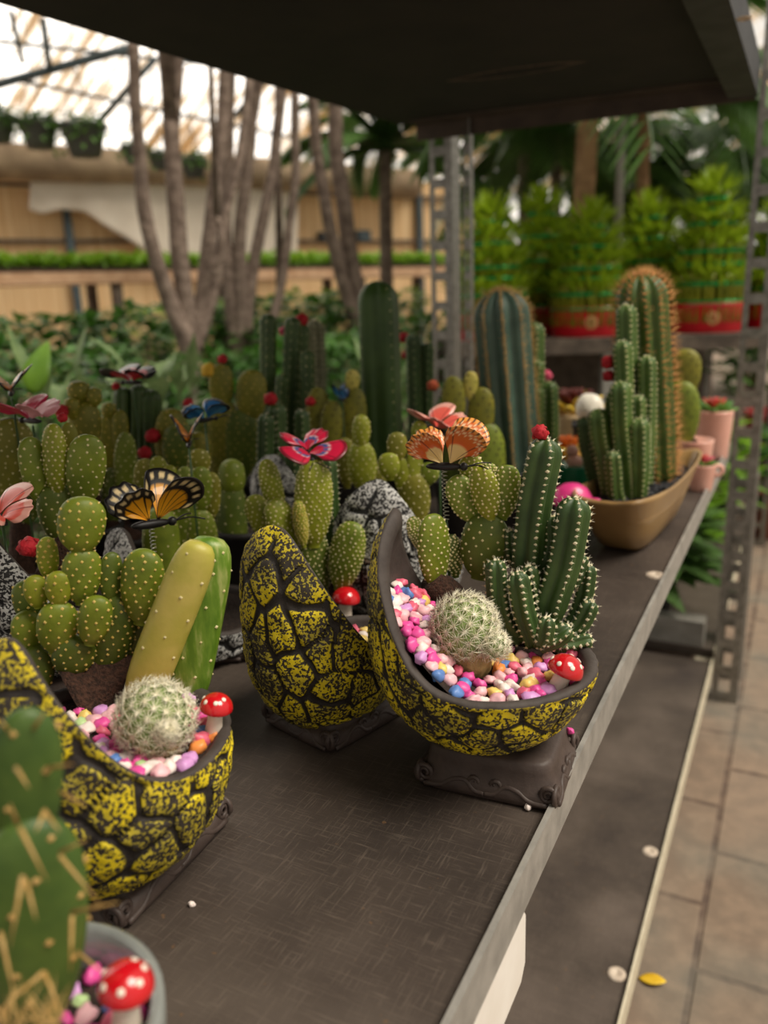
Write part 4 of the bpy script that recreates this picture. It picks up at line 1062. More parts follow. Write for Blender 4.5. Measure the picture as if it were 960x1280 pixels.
cactus('green column cluster of many heights standing in front in the tan planter', d, [
    ('c', [(783, 610), (783, 520), (783, 450), (782, 382)], 13, dict(D7, dd=.02)), ('c', [(776, 618), (778, 540), (779, 480), (777, 427)], 12, D7),
    ('c', [(786, 625), (780, 560), (776, 520), (775, 478)], 14, dict(D7, dd=-.02)), ('c', [(806, 606), (807, 540), (808, 490), (808, 446)], 12, dict(D7, dd=.01)),
    ('c', [(797, 606), (797, 560), (797, 520), (797, 495)], 10, dict(D7, dd=-.01)), ('c', [(798, 622), (799, 580), (799, 550), (799, 524)], 13, dict(D7, dd=-.025)),
    ('c', [(762, 620), (756, 570), (750, 540), (747, 512)], 14, dict(D7, dd=-.01)), ('c', [(764, 610), (762, 550), (764, 520), (766, 490)], 9, dict(D7, dd=.02)),
    ('c', [(748, 614), (740, 580), (733, 550), (731, 522)], 11, dict(D7, skin='col_dark', dd=.02)), ('c', [(778, 632), (770, 615), (768, 590), (766, 565)], 10, dict(D7, dd=-.03)),
    ('f', 760, 453, 8, dict(dd=.01)), ('f', 761, 470, 7, dict(dd=.01))], f, name='column_cactus', root_r=.012, woody=False)
# little figures in and behind the tan planter
def lump(name, label, cat, p, r, mat, parts=(), ax=None, group=None, nz=.12):
    t = thing(name, V(p)-V((0, 0, r[2])), label, cat, group)
    mb = MB(); ball(mb, p, r, 20, 14, 0, nz=nz, seed=3); mb.build('body', mat, t)
    for nm, q, rr, mt in parts:
        mb = MB(); ball(mb, q, rr, 12, 8, 0); mb.build(nm, mt, t)
    return t
M['magenta'] = plain('magenta_glaze', '#d8307c', '#e2488e', 30, .35, coat=.3)
M['greenglaze'] = plain('green_glaze', '#1f7a52', '#2b8a60', 30, .35, coat=.3)
M['yellowglaze'] = plain('amber_glaze', '#c88a1c', '#d8a02c', 30, .4)
M['beige'] = plain('beige_ceramic', '#b59a70', '#c8ae84', 30, .5)
p = onz(714, 628, SH+bh-.004); k = pxm(p)
def turtle():
    c = V((p.x, p.y, SH+bh-.006)); R = 27*k
    t = thing('toy_turtle', c, 'bright pink shell-backed little animal ornament on the black gravel', 'ornament')
    mb = MB(); lathe(mb, c, [(R, .002), (R*1.02, .004), (R*.93, R*.4), (R*.7, R*.78), (R*.35, R*.98), (.0003, R*1.03)], 28, 0, (RT, FH, UP), 1, .8); mb.build('shell', 'magenta', t)
    mb = MB(); h = c + RT*R*.35 - FH*R*.85 + UP*R*.18; ball(mb, h, R*.3, 12, 9); mb.build('head', 'pinkpot', t)
    mb = MB(); ball(mb, c+RT*R*1.12+UP*R*.14, (R*.28, R*.2, R*.13), 10, 7); mb.build('tail', 'magenta', t)
turtle()
# behind the tan pot: small potted things standing on the shelf
def small_pot(label, px, py_top, d, wpx, hh, mat, pos_z=SH, group=None, name='ceramic_pot', taper=.8, rim=True):
    p = at(px, py_top, d); top = p.z; k = pxm(p); r = wpx*k/2; b = V((p.x, p.y, SH)); h = top-SH if hh is None else hh
    b.z = top-h
    t = thing(name, b, label, 'pot', group)
    mb = MB(); lathe(mb, b, [(.0004, .0005), (r*taper*.96, 0), (r*taper, .002), (r*.95, h*.6), (r*1.0, h*.94), (r*1.02, h), (r*.93, h), (r*.9, h*.85), (.0004, h*.86)], 32)
    mb.build('pot', mat, t); return t, b+V((0, 0, h*.87)), r
def succulent(label, foot, r, mats, n=26, group=None, up=.5, d=None):
    t = thing('succulent', foot, label, 'succulent', group); g = random.Random(int(foot.x*1e4))
    mbs = {m: MB() for m in mats}
    for i in range(n):
        a = i*2.39996; el = .25+1.0*(1-i/n)*0+1.2*(i/n); 
        dv = V((math.cos(a)*math.cos(el), math.sin(a)*math.cos(el), math.sin(el)))
        L = r*(1.05-.35*i/n); x, y, z = frame(dv)
        c = V(foot)+UP*(r*.12)+dv*L*.5
        m = mats[min(len(mats)-1, int((1-i/n)*len(mats)*.999))]
        ball(mbs[m], c, (L*.17, L*.10, L*.55), 8, 7, 0, (x, y, z))
    for m in mats: mbs[m].build('leaves', m, t)
    return t
M['suc_g'] = plain('green_succulent_leaf', '#4f8a3a', '#7aa84c', 60, .4)
M['suc_r'] = plain('red_succulent_leaf', '#b8342c', '#d8523c', 60, .4)
M['suc_y'] = plain('yellow_succulent_leaf', '#c8a428', '#dcbc40', 60, .4)
M['suc_o'] = plain('orange_succulent_leaf', '#d86a1c', '#e88a30', 60, .4)
M['suc_d'] = plain('maroon_succulent_leaf', '#6a2a24', '#8a3c30', 60, .45)
t, s, r = small_pot('blush pink cylindrical pot at the far end of the shelf by the rack post', 893, 512, 1.16, 46, None, 'pinkpot', taper=.85)
succulent('green and red rosette succulent in the far pink pot', s, r*1.15, ['suc_r', 'suc_g'], 30)
t, s2, r2 = small_pot('blush pink bowl-shaped pot partly behind the tan planter', 868, 549, 1.02, 46, None, 'pinkpot', taper=.7)
G6 = dict(ar='areole_k', spine=0, step=.0095, th=.4, dotr=1.7)
cactus('two-tier yellow-green prickly pear with dark dots in the pink bowl-shaped pot', 1.02, [
    ('p', 852, 560, 851, 476, 44, dict(G6, skin='pad_mid')), ('p', 852, 500, 858, 436, 40, dict(G6, skin='pad_olive', dd=.005))], s2)
t, s3, r3 = small_pot('blush pink mug-like pot with ear handles against the rim rail', 878, 580, .97, 34, None, 'pinkpot', taper=.75)
for sx in (-1, 1):
    pass
mb = MB(); hc = at(897, 588, .96); k = pxm(hc)
lathe(mb, hc, [(3*k, 0), (6*k, -2*k), (9*k, 0), (6*k, 2.4*k), (3*k, 0)], 20, 0, (RT, UP, -FH)); mb.build('ear_handle', 'pinkpot', t)
succulent('small pink-tipped succulent in the mug-like pink pot', s3, r3*1.1, ['suc_r', 'pinkf', 'suc_g'], 22)
t, s, r = small_pot('beige ceramic pot behind the tan planter on the left', 716, 516, 1.12, 62, None, 'beige')
succulent('yellow and maroon rosette succulent in the beige pot', s+UP*.004, r*1.35, ['suc_d', 'suc_d', 'suc_y'], 34)
t, s, r = small_pot('low amber pot left of the tan planter', 708, 562, .98, 44, None, 'yellowglaze')
succulent('orange and yellow rosette succulent left of the tan planter', s, r*1.3, ['suc_o', 'suc_o', 'suc_y'], 30)
t, s, r = small_pot('green glazed little pot just behind the pink ornament', 718, 580, .86, 40, None, 'greenglaze')
pc = s+UP*.010; lump('toy_figure', 'small pale pink figure sitting on the green glazed pot', 'ornament', pc, (.009, .009, .009), 'pinkpot', [('head', pc+V((-.003, 0, .012)), (.007, .007, .007), 'pinkpot')], nz=0)
c = at(737, 510, 1.0); lump('woolly_ball_cactus', 'white woolly round cactus behind the tan planter', 'cactus', c, (.017, .017, .018), 'white', nz=.1)
f = nursery_pot('black nursery pot under the white woolly cactus', 0, 0, .020, c.z-.016-SH, pos=c)
f = nursery_pot('black nursery pot left of the beige succulent pot', 672, 1.22, .022, .06)
mb_p = at(678, 525, 1.22)
cactus('pale yellow-green rounded cactus deep between the columns', 1.22, [('p', 678, 590, 680, 498, 30, dict(G6, skin='pad_yellow'))], f)
# specks of grit on the shelf, a pebble by the pedestal
rg = random.Random(5)
for (px, py, lab, cl) in ((660, 1012, 'lying in front of the front planter base', 'cream white'), (713, 917, 'caught on the front planter base corner', 'hot pink'), (346, 895, 'beside the middle planter base', 'cream white'), (357, 903, 'touching the middle planter base', 'cream white'), (240, 1133, 'alone on the open shelf board', 'cream white')):
    p = onz(px, py, SH); s = .0016 if py > 1100 else .0024
    if cl == 'hot pink': p = onz(px, py, SH+.016)
    pebble_obj(cl, 1, p+UP*s*.7, s, 'single '+cl+' pebble '+lab, None, rg)
# ================================================================== BEYOND THE RACK
def leaf_card(mb, p, dirv, L, w, m=0, droop=.25, fold=.15):
    d = V(dirv).normalized(); s = d.cross(UP); s = s.normalized() if s.length > 1e-4 else V((1, 0, 0)); n = s.cross(d)
    mid = p + d*L*.5 - UP*droop*L*.12; tip = p + d*L - UP*droop*L*.5
    q1 = p+d*L*.28
    mb.add([p, q1+s*w*.42+n*fold*w*.5, q1-s*w*.42+n*fold*w*.5, q1, mid+s*w*.5+n*fold*w*.5, mid-s*w*.5+n*fold*w*.5, mid, tip], [(0, 3, 1), (0, 2, 3), (3, 6, 4, 1), (3, 2, 5, 6), (6, 7, 4), (6, 5, 7)], m)
def shrub_mesh(name, hh, rr, n, L, w, mat, seed, low=.05):
    g = random.Random(seed); mb = MB()
    for i in range(n):
        a = g.uniform(0, 2*PI); z = low+(1-low)*g.random()**.75; q = rr*(math.sin(PI*min(.97, .22+.72*z))**.6)*math.sqrt(g.uniform(.25, 1))
        q *= 1+.25*noise.noise(V((math.cos(a)*2, math.sin(a)*2, z*4+seed)))
        p = V((q*math.cos(a), q*math.sin(a), z*hh))
        dv = V((math.cos(a)+g.uniform(-.7, .7), math.sin(a)+g.uniform(-.7, .7), g.uniform(-.25, .8)))
        leaf_card(mb, p, dv, L*g.uniform(.6, 1.25), w*g.uniform(.7, 1.2))
    return mb
shr_proto = {}
def shrub(px, d, htop_py, rr, kind, label, group, seed=0, name='shrub', zg=0.0):
    """leafy plant rooted on the ground: foliage and stems"""
    b = at(px, 600, d); top = at(px, htop_py, d).z; b.z = zg; hh = top-zg
    t = thing(name, b, label, 'plant', group)
    n, L, w, mat = dict(bush=(1500, .075, .035, 'leaf'), fresh=(1400, .06, .03, 'leaf_l'), broad=(90, .26, .12, 'leaf_b'), dark=(480, .10, .035, 'leaf_d'))[kind]
    key = (kind, seed)
    if key not in shr_proto:
        mb = shrub_mesh('foliage', 1.0, .5, n, L, w, mat, seed+hash(kind) % 1 + len(kind)*7); 
        o = mb.build('foliage', mat, None, origin=(0, 0, 0), smooth=False)
        mb = MB(); g = random.Random(seed)
        for i in range(7):
            a = g.uniform(0, 6.28); tube(mb, smooth_path([(.02*math.cos(a), .02*math.sin(a), 0), (.1*math.cos(a), .1*math.sin(a), .4), (.25*math.cos(a+.4), .25*math.sin(a+.4), .85)], 7), [.014, .012, .011, .009, .008, .006, .003], 6)
        s = mb.build('stems', 'bark', None, origin=(0, 0, 0)); shr_proto[key] = (o, s)
    else:
        o, s = (q.copy() for q in shr_proto[key]); COL.objects.link(o); COL.objects.link(s)
    for q in (o, s):
        q.parent = t; q.location = (0, 0, 0); q.scale = (rr*2, rr*2, hh); q.rotation_euler = (0, 0, px*.37)
    return t
hg = 'green shrubs behind the rack'
for i, (px, d, py, rr, kd) in enumerate(((-40, 2.3, 405, .42, 'bush'), (60, 2.5, 400, .42, 'bush'), (140, 2.6, 392, .42, 'bush'), (225, 2.9, 380, .45, 'bush'), (300, 3.0, 385, .45, 'bush'), (380, 3.0, 372, .45, 'bush'), (455, 3.2, 375, .45, 'bush'), (15, 1.75, 432, .30, 'bush'), (110, 1.85, 436, .30, 'bush'), (395, 2.1, 420, .3, 'bush'), (300, 2.0, 440, .28, 'bush'), (450, 2.2, 430, .3, 'bush'), (520, 2.6, 395, .3, 'bush'))):
    shrub(px, d, py, rr, kd, 'leafy green shrub in the hedge behind the cactus rack', hg, i % 3)
for i, (px, d, py, rr) in enumerate(((330, 3.6, 372, .5), (410, 3.7, 364, .5), (255, 3.5, 385, .5), (480, 3.9, 362, .5))):
    shrub(px, d, py, rr, 'fresh', 'bright green bush among the tree trunks', 'bright bushes among the trunks', i % 2)
for i, (px, d, py, rr) in enumerate(((85, 1.28, 475, .10), (200, 1.35, 465, .11), (228, 1.4, 478, .10), (150, 1.4, 478, .10), (480, 1.6, 470, .10))):
    shrub(px, d, py, rr, 'broad', 'broad-leaved pale green plant just behind the cactus rows', 'broad-leaved plants behind the rack', i % 2, name='broad_leaf_plant')
# a single bright leaf standing up at the left
def big_leaf(label, px0, py0, px1, py1, w, d, mat):
    a, b = at(px0, py0, d), at(px1, py1, d); k = pxm(a); g = V((a.x, a.y, .0))
    t = thing('broad_leaf_plant', g, label, 'plant'); mb = MB(); ax = b-a; s = ax.cross(FH).normalized(); n = 10; vs = []
    for i in range(n+1):
        u = i/n; ww = w*k*.5*math.sin(PI*min(.995, u**.8*.97+.02))**.8
        for j in (-1, -.5, 0, .5, 1): vs.append(a+ax*u+s*ww*j+FH*(abs(j)*-.3*ww)+FH*(.05*u*u))
    mb.add(vs, [(i*5+j, i*5+j+1, i*5+j+6, i*5+j+5) for i in range(n) for j in range(4)]); o = mb.build('leaf', mat, t); m_ = o.modifiers.new('s', 'SOLIDIFY'); m_.thickness = .0012
    mb = MB(); tube(mb, smooth_path([g, g.lerp(a, .6), a], 8), [.008, .007, .006, .006, .005, .005, .004, .003], 6); mb.build('stem', 'leaf', t)
big_leaf('single upright bright green leaf at the left behind the cacti', 44, 492, 43, 430, 34, 1.15, 'leaf_l')
# trees
def tree(label, d, stems, roots, name='tree'):
    g = at(roots[0], 470, d); g.z = 0; t = thing(name, g, label, 'tree', 'multi-stemmed trees behind the rack')
    mb = MB()
    for st in stems:
        pts, r0, r1 = st[0], st[1], st[2]; dd = st[3] if len(st) > 3 else 0
        P = [at(x, y, d+dd*(i/(len(pts)-1))) for i, (x, y) in enumerate(pts)]; k = pxm(P[0]); n = 26; path = smooth_path(P, n)
        path = [q + V((noise.noise(q*6), noise.noise(q*6+V((5, 0, 0))), 0))*.008 for q in path]
        tube(mb, path, [(r0+(r1-r0)*(i/(n-1)))*k*(1+.08*noise.noise(path[i]*9))*.74 for i in range(n)], 12)
    b0 = at(stems[0][0][0][0], stems[0][0][0][1], d); k = pxm(b0)
    tube(mb, smooth_path([g, g.lerp(b0, .5)+V((.01, 0, 0)), b0+UP*.02], 14), [(roots[1]*(1.35-.35*i/13))*k*.62 for i in range(14)], 14)
    mb.build('trunk', 'bark', t)
    # leafy twigs high up, mostly above the shelf
    mb = MB(); gg = random.Random(int(d*100))
    for st in stems:
        x, y = st[0][-1]; tp = at(x, y, d+(st[3] if len(st) > 3 else 0)); up = tp + UP*1.0
        tube(mb, [tp, tp+UP*.5+V((.03, 0, 0)), up+V((.05, .02, 0))], [st[2]*pxm(tp)*.9, st[2]*pxm(tp)*.6, .004], 7)
    mb.build('branches', 'bark', t)
    mb = MB()
    for st in stems:
        x, y = st[0][-1]; tp = at(x, y, d) + UP*1.1
        for i in range(90):
            q = V((gg.gauss(0, .16), gg.gauss(0, .16), gg.gauss(0, .12))); leaf_card(mb, tp+q, (gg.uniform(-1, 1), gg.uniform(-1, 1), gg.uniform(-.6, .6)), .09, .04)
    mb.build('foliage', 'leaf', t, smooth=False)
    return t
tree('grey-brown tree forking low into four stems, leftmost of the trees', 2.35, [
    ([(234, 500), (236, 440), (212, 380), (196, 330), (178, 250), (170, 160), (166, 30)], 17, 8, -.1),
    ([(236, 470), (234, 410), (224, 320), (218, 230), (214, 150)], 16, 13), ([(215, 190), (209, 130), (200, 50)], 9, 7), ([(217, 190), (221, 120), (223, 40)], 10, 8),
    ([(238, 460), (246, 400), (256, 340), (268, 250), (277, 170), (284, 70)], 15, 9, .1), ([(244, 440), (262, 380), (275, 320), (284, 260), (300, 190), (312, 90)], 10, 7, .15), ([(268, 345), (276, 310), (276, 290), (270, 270)], 7, 5)], (235, 19))
tree('thin-stemmed tree with five spreading stems, second from the left', 2.75, [
    ([(296, 470), (290, 390), (285, 320), (282, 240), (287, 150), (290, 80)], 13, 6), ([(300, 460), (302, 380), (300, 300), (306, 220), (314, 160), (314, 80)], 13, 8), ([(312, 170), (320, 130), (327, 80)], 8, 6),
    ([(304, 450), (312, 380), (318, 330), (335, 240), (345, 190), (354, 90)], 11, 8, .1), ([(342, 400), (350, 360), (360, 300), (370, 220), (368, 110)], 8, 7, .1), ([(300, 455), (324, 430), (340, 405), (350, 370)], 9, 6, .1)], (298, 20))
tree('leaning pair of pale stems in the middle behind the dark columns', 2.9, [
    ([(452, 480), (446, 410), (425, 340), (408, 260), (398, 200), (388, 110)], 13, 8), ([(456, 470), (450, 400), (440, 330), (428, 240), (420, 170), (418, 90)], 15, 11, .1)], (454, 19))
def palm(label, px, d, top_py, trunk_w, fronds, L, mat='leaf_d', bark='palm_bark', lean=0, fw=.05, group='palms at the back', base_px=None, seed=1, up=(.1, 1.1)):
    g = at(base_px or px, 400, d); g.z = 0; top = at(px, top_py, d); t = thing('palm', g, label, 'palm', group); k = pxm(top)
    mb = MB(); n = 30; path = smooth_path([g, g.lerp(top, .5)+V((lean, 0, 0)), top], n)
    tube(mb, path, [trunk_w*k*.5*(1.15-.2*i/n)*(1+.06*(i % 2)) for i in range(n)], 12); mb.build('trunk', bark, t)
    g_ = random.Random(seed); mb = MB()
    for i in range(fronds):
        a = i*2.39996+g_.uniform(-.2, .2); el = g_.uniform(*up); h = V((math.cos(a), math.sin(a), 0)); l = L*g_.uniform(.75, 1.1)
        pts = [top + h*(l*s*math.cos(el)*(1-.15*s)) + UP*(l*s*math.sin(el) - l*.62*s*s*(1.15-math.sin(el)*.5)) for s in [j/14 for j in range(15)]]
        tube(mb, pts, [.010*(1-.8*j/14) for j in range(15)], 5)
        for j in range(2, 15):
            dv = (pts[j]-pts[j-1]).normalized(); sd = dv.cross(UP).normalized()
            for s in (-1, 1):
                for o in (0, .5):
                    q = pts[j-1].lerp(pts[j], o); leaf_card(mb, q, dv*.75+sd*s*.8-UP*.15, l*.30*math.sin(PI*(.12+.8*j/15)), fw*.55, droop=.4)
    mb.build('fronds', mat, t, smooth=False); return t
palm('slim dark-crowned palm left of the back rack post', 481, 3.6, 188, 16, 16, .62, group=None, seed=3, bark='bark')
palm('palm with a thick tan trunk rising behind the bamboo towers', 740, 2.95, 60, 27, 14, .9, base_px=716, seed=4)
palm('palm with a thin reddish trunk right of the grey pole', 806, 3.3, 80, 15, 14, .9, seed=5)
palm('dark palm filling the gap right of the back rack post', 655, 4.0, 175, 14, 11, .8, seed=6, bark='bark')
palm('dark palm between the bamboo towers and the tan trunk', 695, 4.4, 200, 14, 15, 1.0, seed=7, bark='bark')
palm('dense palm at the upper right behind the front rack post', 890, 4.2, 170, 14, 15, 1.0, seed=8, bark='bark')
palm('bushy palm behind the thin reddish trunk', 835, 4.8, 215, 14, 15, 1.1, seed=9, bark='bark')
palm('palm beyond the right-hand rack post at the picture edge', 985, 4.4, 190, 14, 15, 1.0, seed=10, bark='bark')
for i, (px, d, py, rr) in enumerate(((720, 5.4, 262, .6), (830, 5.4, 250, .6), (930, 5.2, 240, .6), (1010, 4.6, 250, .6))):
    shrub(px, d, py, rr, 'dark', 'tall dark green bush closing the view behind the palms', 'dark bushes behind the palms', i % 2)
# grey pole
p = at(768, 400, 3.0); p.z = 0; mb = MB(); tube(mb, [p, V((p.x, p.y, 1.2)), V((p.x, p.y, 2.6))], .014, 14); lathe(mb, V((p.x, p.y, 0)), [(.0004, .006), (.05, .006), (.05, 0)], 16)
tag(mb.build('steel_pole', 'galv2'), 'thin grey steel pole standing behind the bamboo towers', 'pole')
# table of lucky bamboo
TZ = at(735, 421, 2.35).z
TA, TB = at(560, 421, 2.30), at(985, 421, 2.30)
tx = (TB-TA); tx.z = 0; Lt = tx.length; tx.normalize(); ty = V((-tx.y, tx.x, 0)); tc = (TA+TB)/2 + ty*.28; tc.z = 0
tb = thing('table', tc, 'grey weathered table carrying the bamboo towers in red pots', 'table')
mb = MB(); box(mb, tc+UP*(TZ-.02), (Lt, .62, .04), 0, (tx, ty, UP)); mb.build('table_top', 'wood', tb, smooth=False)
mb = MB(); box(mb, tc+UP*(TZ-.30)+ty*.25, (Lt*.96, .02, .5), 0, (tx, ty, UP)); mb.build('back_panel', 'wood', tb, smooth=False)
mb = MB(); box(mb, tc+UP*(TZ-.62), (Lt*.96, .5, .03), 0, (tx, ty, UP)); mb.build('lower_shelf', 'wood', tb, smooth=False)
for sx in (-.98, -.05, .98):
    for sy in (-.28, .28):
        mb = MB(); box(mb, tc+tx*(sx*Lt/2)+ty*sy+UP*(TZ/2-.02), (.04, .04, TZ-.04), 0, (tx, ty, UP)); mb.build('leg', 'galv2', tb, smooth=False)
def bamboo(label, px, d, wpx, top_py, seed, potw=None):
    b = at(px, 420, d); b.z = TZ; k = pxm(b); R = wpx*k/2; t = thing('lucky_bamboo', b, label, 'plant')
    g = random.Random(seed); hp = .082; H_ = at(px, top_py+34, d).z - TZ
    z = hp*.6; tiers = 4; 
    mbp = MB(); lathe(mbp, b, [(.0004, .001), (R*.86, 0), (R*.88, .004), (R*.92, hp*.9), (R*.95, hp), (R*.88, hp), (R*.86, hp*.6), (.0004, hp*.6)], 36); pt = mbp.build('pot', 'redpot', t)
    mbg = MB()
    for a0 in [i*PI/2+g.random()*.3 for i in range(4)]:      # round gold print on the pot
        dv = V((math.cos(a0), math.sin(a0), 0)); sd = V((-dv.y, dv.x, 0)); cc = b + dv*(R*.905+.0012) + UP*hp*.5
        lathe(mbg, cc, [(.010, 0), (.016, .0008), (.018, 0)], 20, 0, (sd, UP, dv))
        for q in (-.006, 0, .006): box(mbg, cc+UP*q, (.018, .002, .0012), 0, (sd, UP, dv))
        box(mbg, cc, (.002, .018, .0012), 0, (sd, UP, dv))
    mbg.build('emblem', 'gold', pt)
    zt = hp*.62
    for ti in range(tiers):
        r = R*(.86-.19*ti); hgt = H_*(.34, .24, .22, .20)[ti]; m1 = MB(); m2 = MB(); m3 = MB()
        n = max(8, int(2*PI*r/.017)); top = zt+hgt*(1.05 if ti else 1.0)
        for rr_ in (r, r*.72):
            for i in range(n):
                a = 2*PI*i/n+g.uniform(-.05, .05); q = b + V((rr_*math.cos(a), rr_*math.sin(a), 0)); h2 = top*g.uniform(.96, 1.03)
                z0 = zt-.02
                tube(m1, [q+UP*(z0+(h2-z0)*s) for s in (0, .33, .34, .66, .67, 1)], [.0075, .0075, .0085, .0075, .0085, .0075], 6)
                for l in range(3):
                    aa = a+g.uniform(-.9, .9); leaf_card(m3, q+UP*(h2-g.uniform(0, .35)*(h2-z0)), (math.cos(aa), math.sin(aa), g.uniform(.5, 2.2)), g.uniform(.06, .11), .014, droop=.5)
        for zz in (.3, .75):
            lathe(m2, b+UP*(zt+hgt*zz), [(r*1.0+.006, -.007), (r*1.0+.012, 0), (r*1.0+.006, .007), (r*1.0+.003, 0), (r*1.0+.006, -.007)], 28)
        m1.build('stalks', 'bam', t); m2.build('tie', 'foil', t); m3.build('leaves', 'bam_leaf', t, smooth=False)
        zt += hgt
    m3 = MB()
    for i in range(16):
        a = i*2.4; leaf_card(m3, b+UP*(zt-.01), (math.cos(a), math.sin(a), g.uniform(1.2, 3.5)), .12, .015, droop=.4)
    m3.build('crown', 'bam_leaf', t, smooth=False)
for (px, d, w, top, lab) in ((612, 2.42, 104, 262, 'leftmost lucky bamboo tower in a red pot, beside the back rack post'), (735, 2.42, 104, 268, 'lucky bamboo tower in a red pot in the middle of the table'), (674, 2.62, 96, 250, 'lucky bamboo tower in the second row, right of the leftmost tower'),
                             (805, 2.62, 96, 255, 'lucky bamboo tower in the second row, behind the orange-spined column'), (880, 2.42, 104, 232, 'tallest lucky bamboo tower in a red pot at the right of the table'), (968, 2.46, 98, 262, 'lucky bamboo tower in a red pot beyond the right rack post')):
    bamboo(lab, px, d, w, top, px)
# low-shelf plants of the further rack, seen under the front rail
for i, (px, py, d, rr, kd, lab) in enumerate(((845, 665, 1.75, .16, 'fresh', 'fresh green leafy plant on the low shelf beyond the rack post'), (800, 700, 1.6, .14, 'bush', 'dark green leafy plant on the low shelf behind the grey beam'), (900, 690, 2.0, .12, 'fresh', 'small yellow-green plant by the low cream rail'))):
    pass
def low_plant(label, x, y, rr, hh, kind, seed):
    b = V((x, y, ZL)); t = thing('leafy_pot_plant', b, label, 'plant'); n, L, w, mat = dict(fresh=(260, .07, .03, 'leaf_l'), bush=(240, .09, .045, 'leaf'), dark=(160, .10, .05, 'leaf_d'))[kind]
    mb = MB(); lathe(mb, b, [(.0004, .001), (.045, 0), (.06, .08), (.063, .085), (.056, .085), (.055, .07), (.0004, .07)], 24); mb.build('pot', 'greypot', t)
    m2 = shrub_mesh('foliage', hh, rr, n, L, w, mat, seed); m2.v = [b+UP*.07+q for q in m2.v]; m2.build('foliage', mat, t, smooth=False)
low_plant('fresh green leafy plant on the low shelf just beyond the rack post', AX-.16, YR+.34, .13, .24, 'fresh', 2)
low_plant('dark leafy plant in a black pot behind the grey beam on the low shelf', AX-.14, YR+.13, .08, .12, 'dark', 3)
low_plant('yellow-green plant further back along the low cream rail', AX-.10, YR+.68, .09, .22, 'fresh', 4)
low_plant('mid green leafy plant deeper in on the low shelf', AX-.33, YR+.25, .12, .2, 'bush', 5)
# terracotta pot on the floor at the far right
p = onz(958, 668, 0); t = thing('terracotta_pot', p, 'terracotta pot standing on the pavers by the low rail', 'pot')
mb = MB(); lathe(mb, p, [(.0005, .001), (.045, 0), (.06, .09), (.067, .09), (.067, .115), (.06, .115), (.057, .09), (.0005, .09)], 32); mb.build('pot', 'terra', t)
m2 = shrub_mesh('foliage', .2, .09, 160, .06, .03, 'leaf', 9); m2.v = [p+UP*.09+q for q in m2.v]; m2.build('foliage', 'leaf', t, smooth=False)
p = onz(972, 606, 0); t = thing('red_pot', p, 'red pot further along the aisle edge', 'pot')
mb = MB(); lathe(mb, p, [(.0005, .001), (.09, 0), (.13, .24), (.135, .25), (.12, .25), (.11, .2), (.0005, .2)], 32); mb.build('pot', 'redpot', t)
m2 = shrub_mesh('foliage', .4, .2, 200, .12, .05, 'leaf', 10); m2.v = [p+UP*.2+q for q in m2.v]; m2.build('foliage', 'leaf', t, smooth=False)
# ================================================================== REED WALL, BENCH, TARPAULIN, ROOF
A, B = at(-160, 400, 5.6), at(600, 400, 8.2); A.z = B.z = 0
wx = (B-A).normalized(); wy = V((-wx.y, wx.x, 0)); WL = (B-A).length
WZ = at(20, 200, 5.9).z
def wmat(o, c, ax):                     # own axes so that the reeds run upright
    x, y, z = ax; o.matrix_world = Matrix(((x.x, y.x, z.x, c.x), (x.y, y.y, z.y, c.y), (x.z, y.z, z.z, c.z), (0, 0, 0, 1)))
def wbox(name, c, size, ax, mat):
    mb = MB(); box(mb, (0, 0, 0), size); o = mb.build(name, mat, smooth=False); wmat(o, c, ax); return o
struct(wbox('wall_back', (A+B)/2 + UP*(WZ/2), (WL, .05, WZ), (wx, wy, UP), 'reed'))
# horizontal battens and posts of the wall
n_ = 0
for px in (85, 300, 520):
    r = ray(px, 300); n = wy; tt = (A-CAM).dot(n)/r.dot(n); q = CAM+r*tt; q.z = 0
    o = wbox('trim_%d' % n_, q - wy*.06 + UP*(WZ*.5), (.05, .05, WZ), (wx, wy, UP), 'steelblue'); struct(o); n_ += 1
for zz in (at(60, 298, 5.9).z, at(60, 225, 5.9).z):
    o = wbox('trim_%d' % n_, (A+B)/2 - wy*.05 + UP*zz, (WL, .03, .025), (wx, wy, UP), 'wood'); struct(o); n_ += 1
def onwall(px, py, off):                # pixel to a plane parallel to the reed wall, off metres in front
    r = ray(px, py); n = wy; return CAM + r*((A-wy*off-CAM).dot(n)/r.dot(n))
# pale tarpaulin hanging in front of the reed wall
outl_top = [(38, 215), (120, 218), (200, 222), (280, 226), (372, 228)]
outl_bot = [(36, 262), (52, 268), (75, 262), (105, 264), (130, 282), (160, 300), (185, 318), (230, 330), (300, 332), (372, 330)]
def lerp_poly(poly, t):
    xs = poly[0][0]+(poly[-1][0]-poly[0][0])*t
    for (x0, y0), (x1, y1) in zip(poly, poly[1:]):
        if x0 <= xs <= x1 or (x1 == poly[-1][0]): 
            if xs <= x1+1e-6: u = (xs-x0)/(x1-x0); return xs, y0+(y1-y0)*u
    return poly[-1]
mb = MB(); nu, nv = 48, 12; vs = []
for j in range(nv+1):
    for i in range(nu+1):
        x0, y0 = lerp_poly(outl_top, i/nu); x1, y1 = lerp_poly(outl_bot, i/nu); v = j/nv
        p = onwall(x0+(x1-x0)*v, y0+(y1-y0)*v, .16); vs.append(p + wy*(.025*noise.noise(p*1.6)+.01*math.sin(i*.9)*v))
mb.add(vs, [(j*(nu+1)+i, j*(nu+1)+i+1, (j+1)*(nu+1)+i+1, (j+1)*(nu+1)+i) for j in range(nv) for i in range(nu)])
o = mb.build('tarpaulin', 'tarp'); m_ = o.modifiers.new('s', 'SOLIDIFY'); m_.thickness = .004
tag(o, 'pale beige tarpaulin hanging torn across the reed wall', 'tarpaulin')
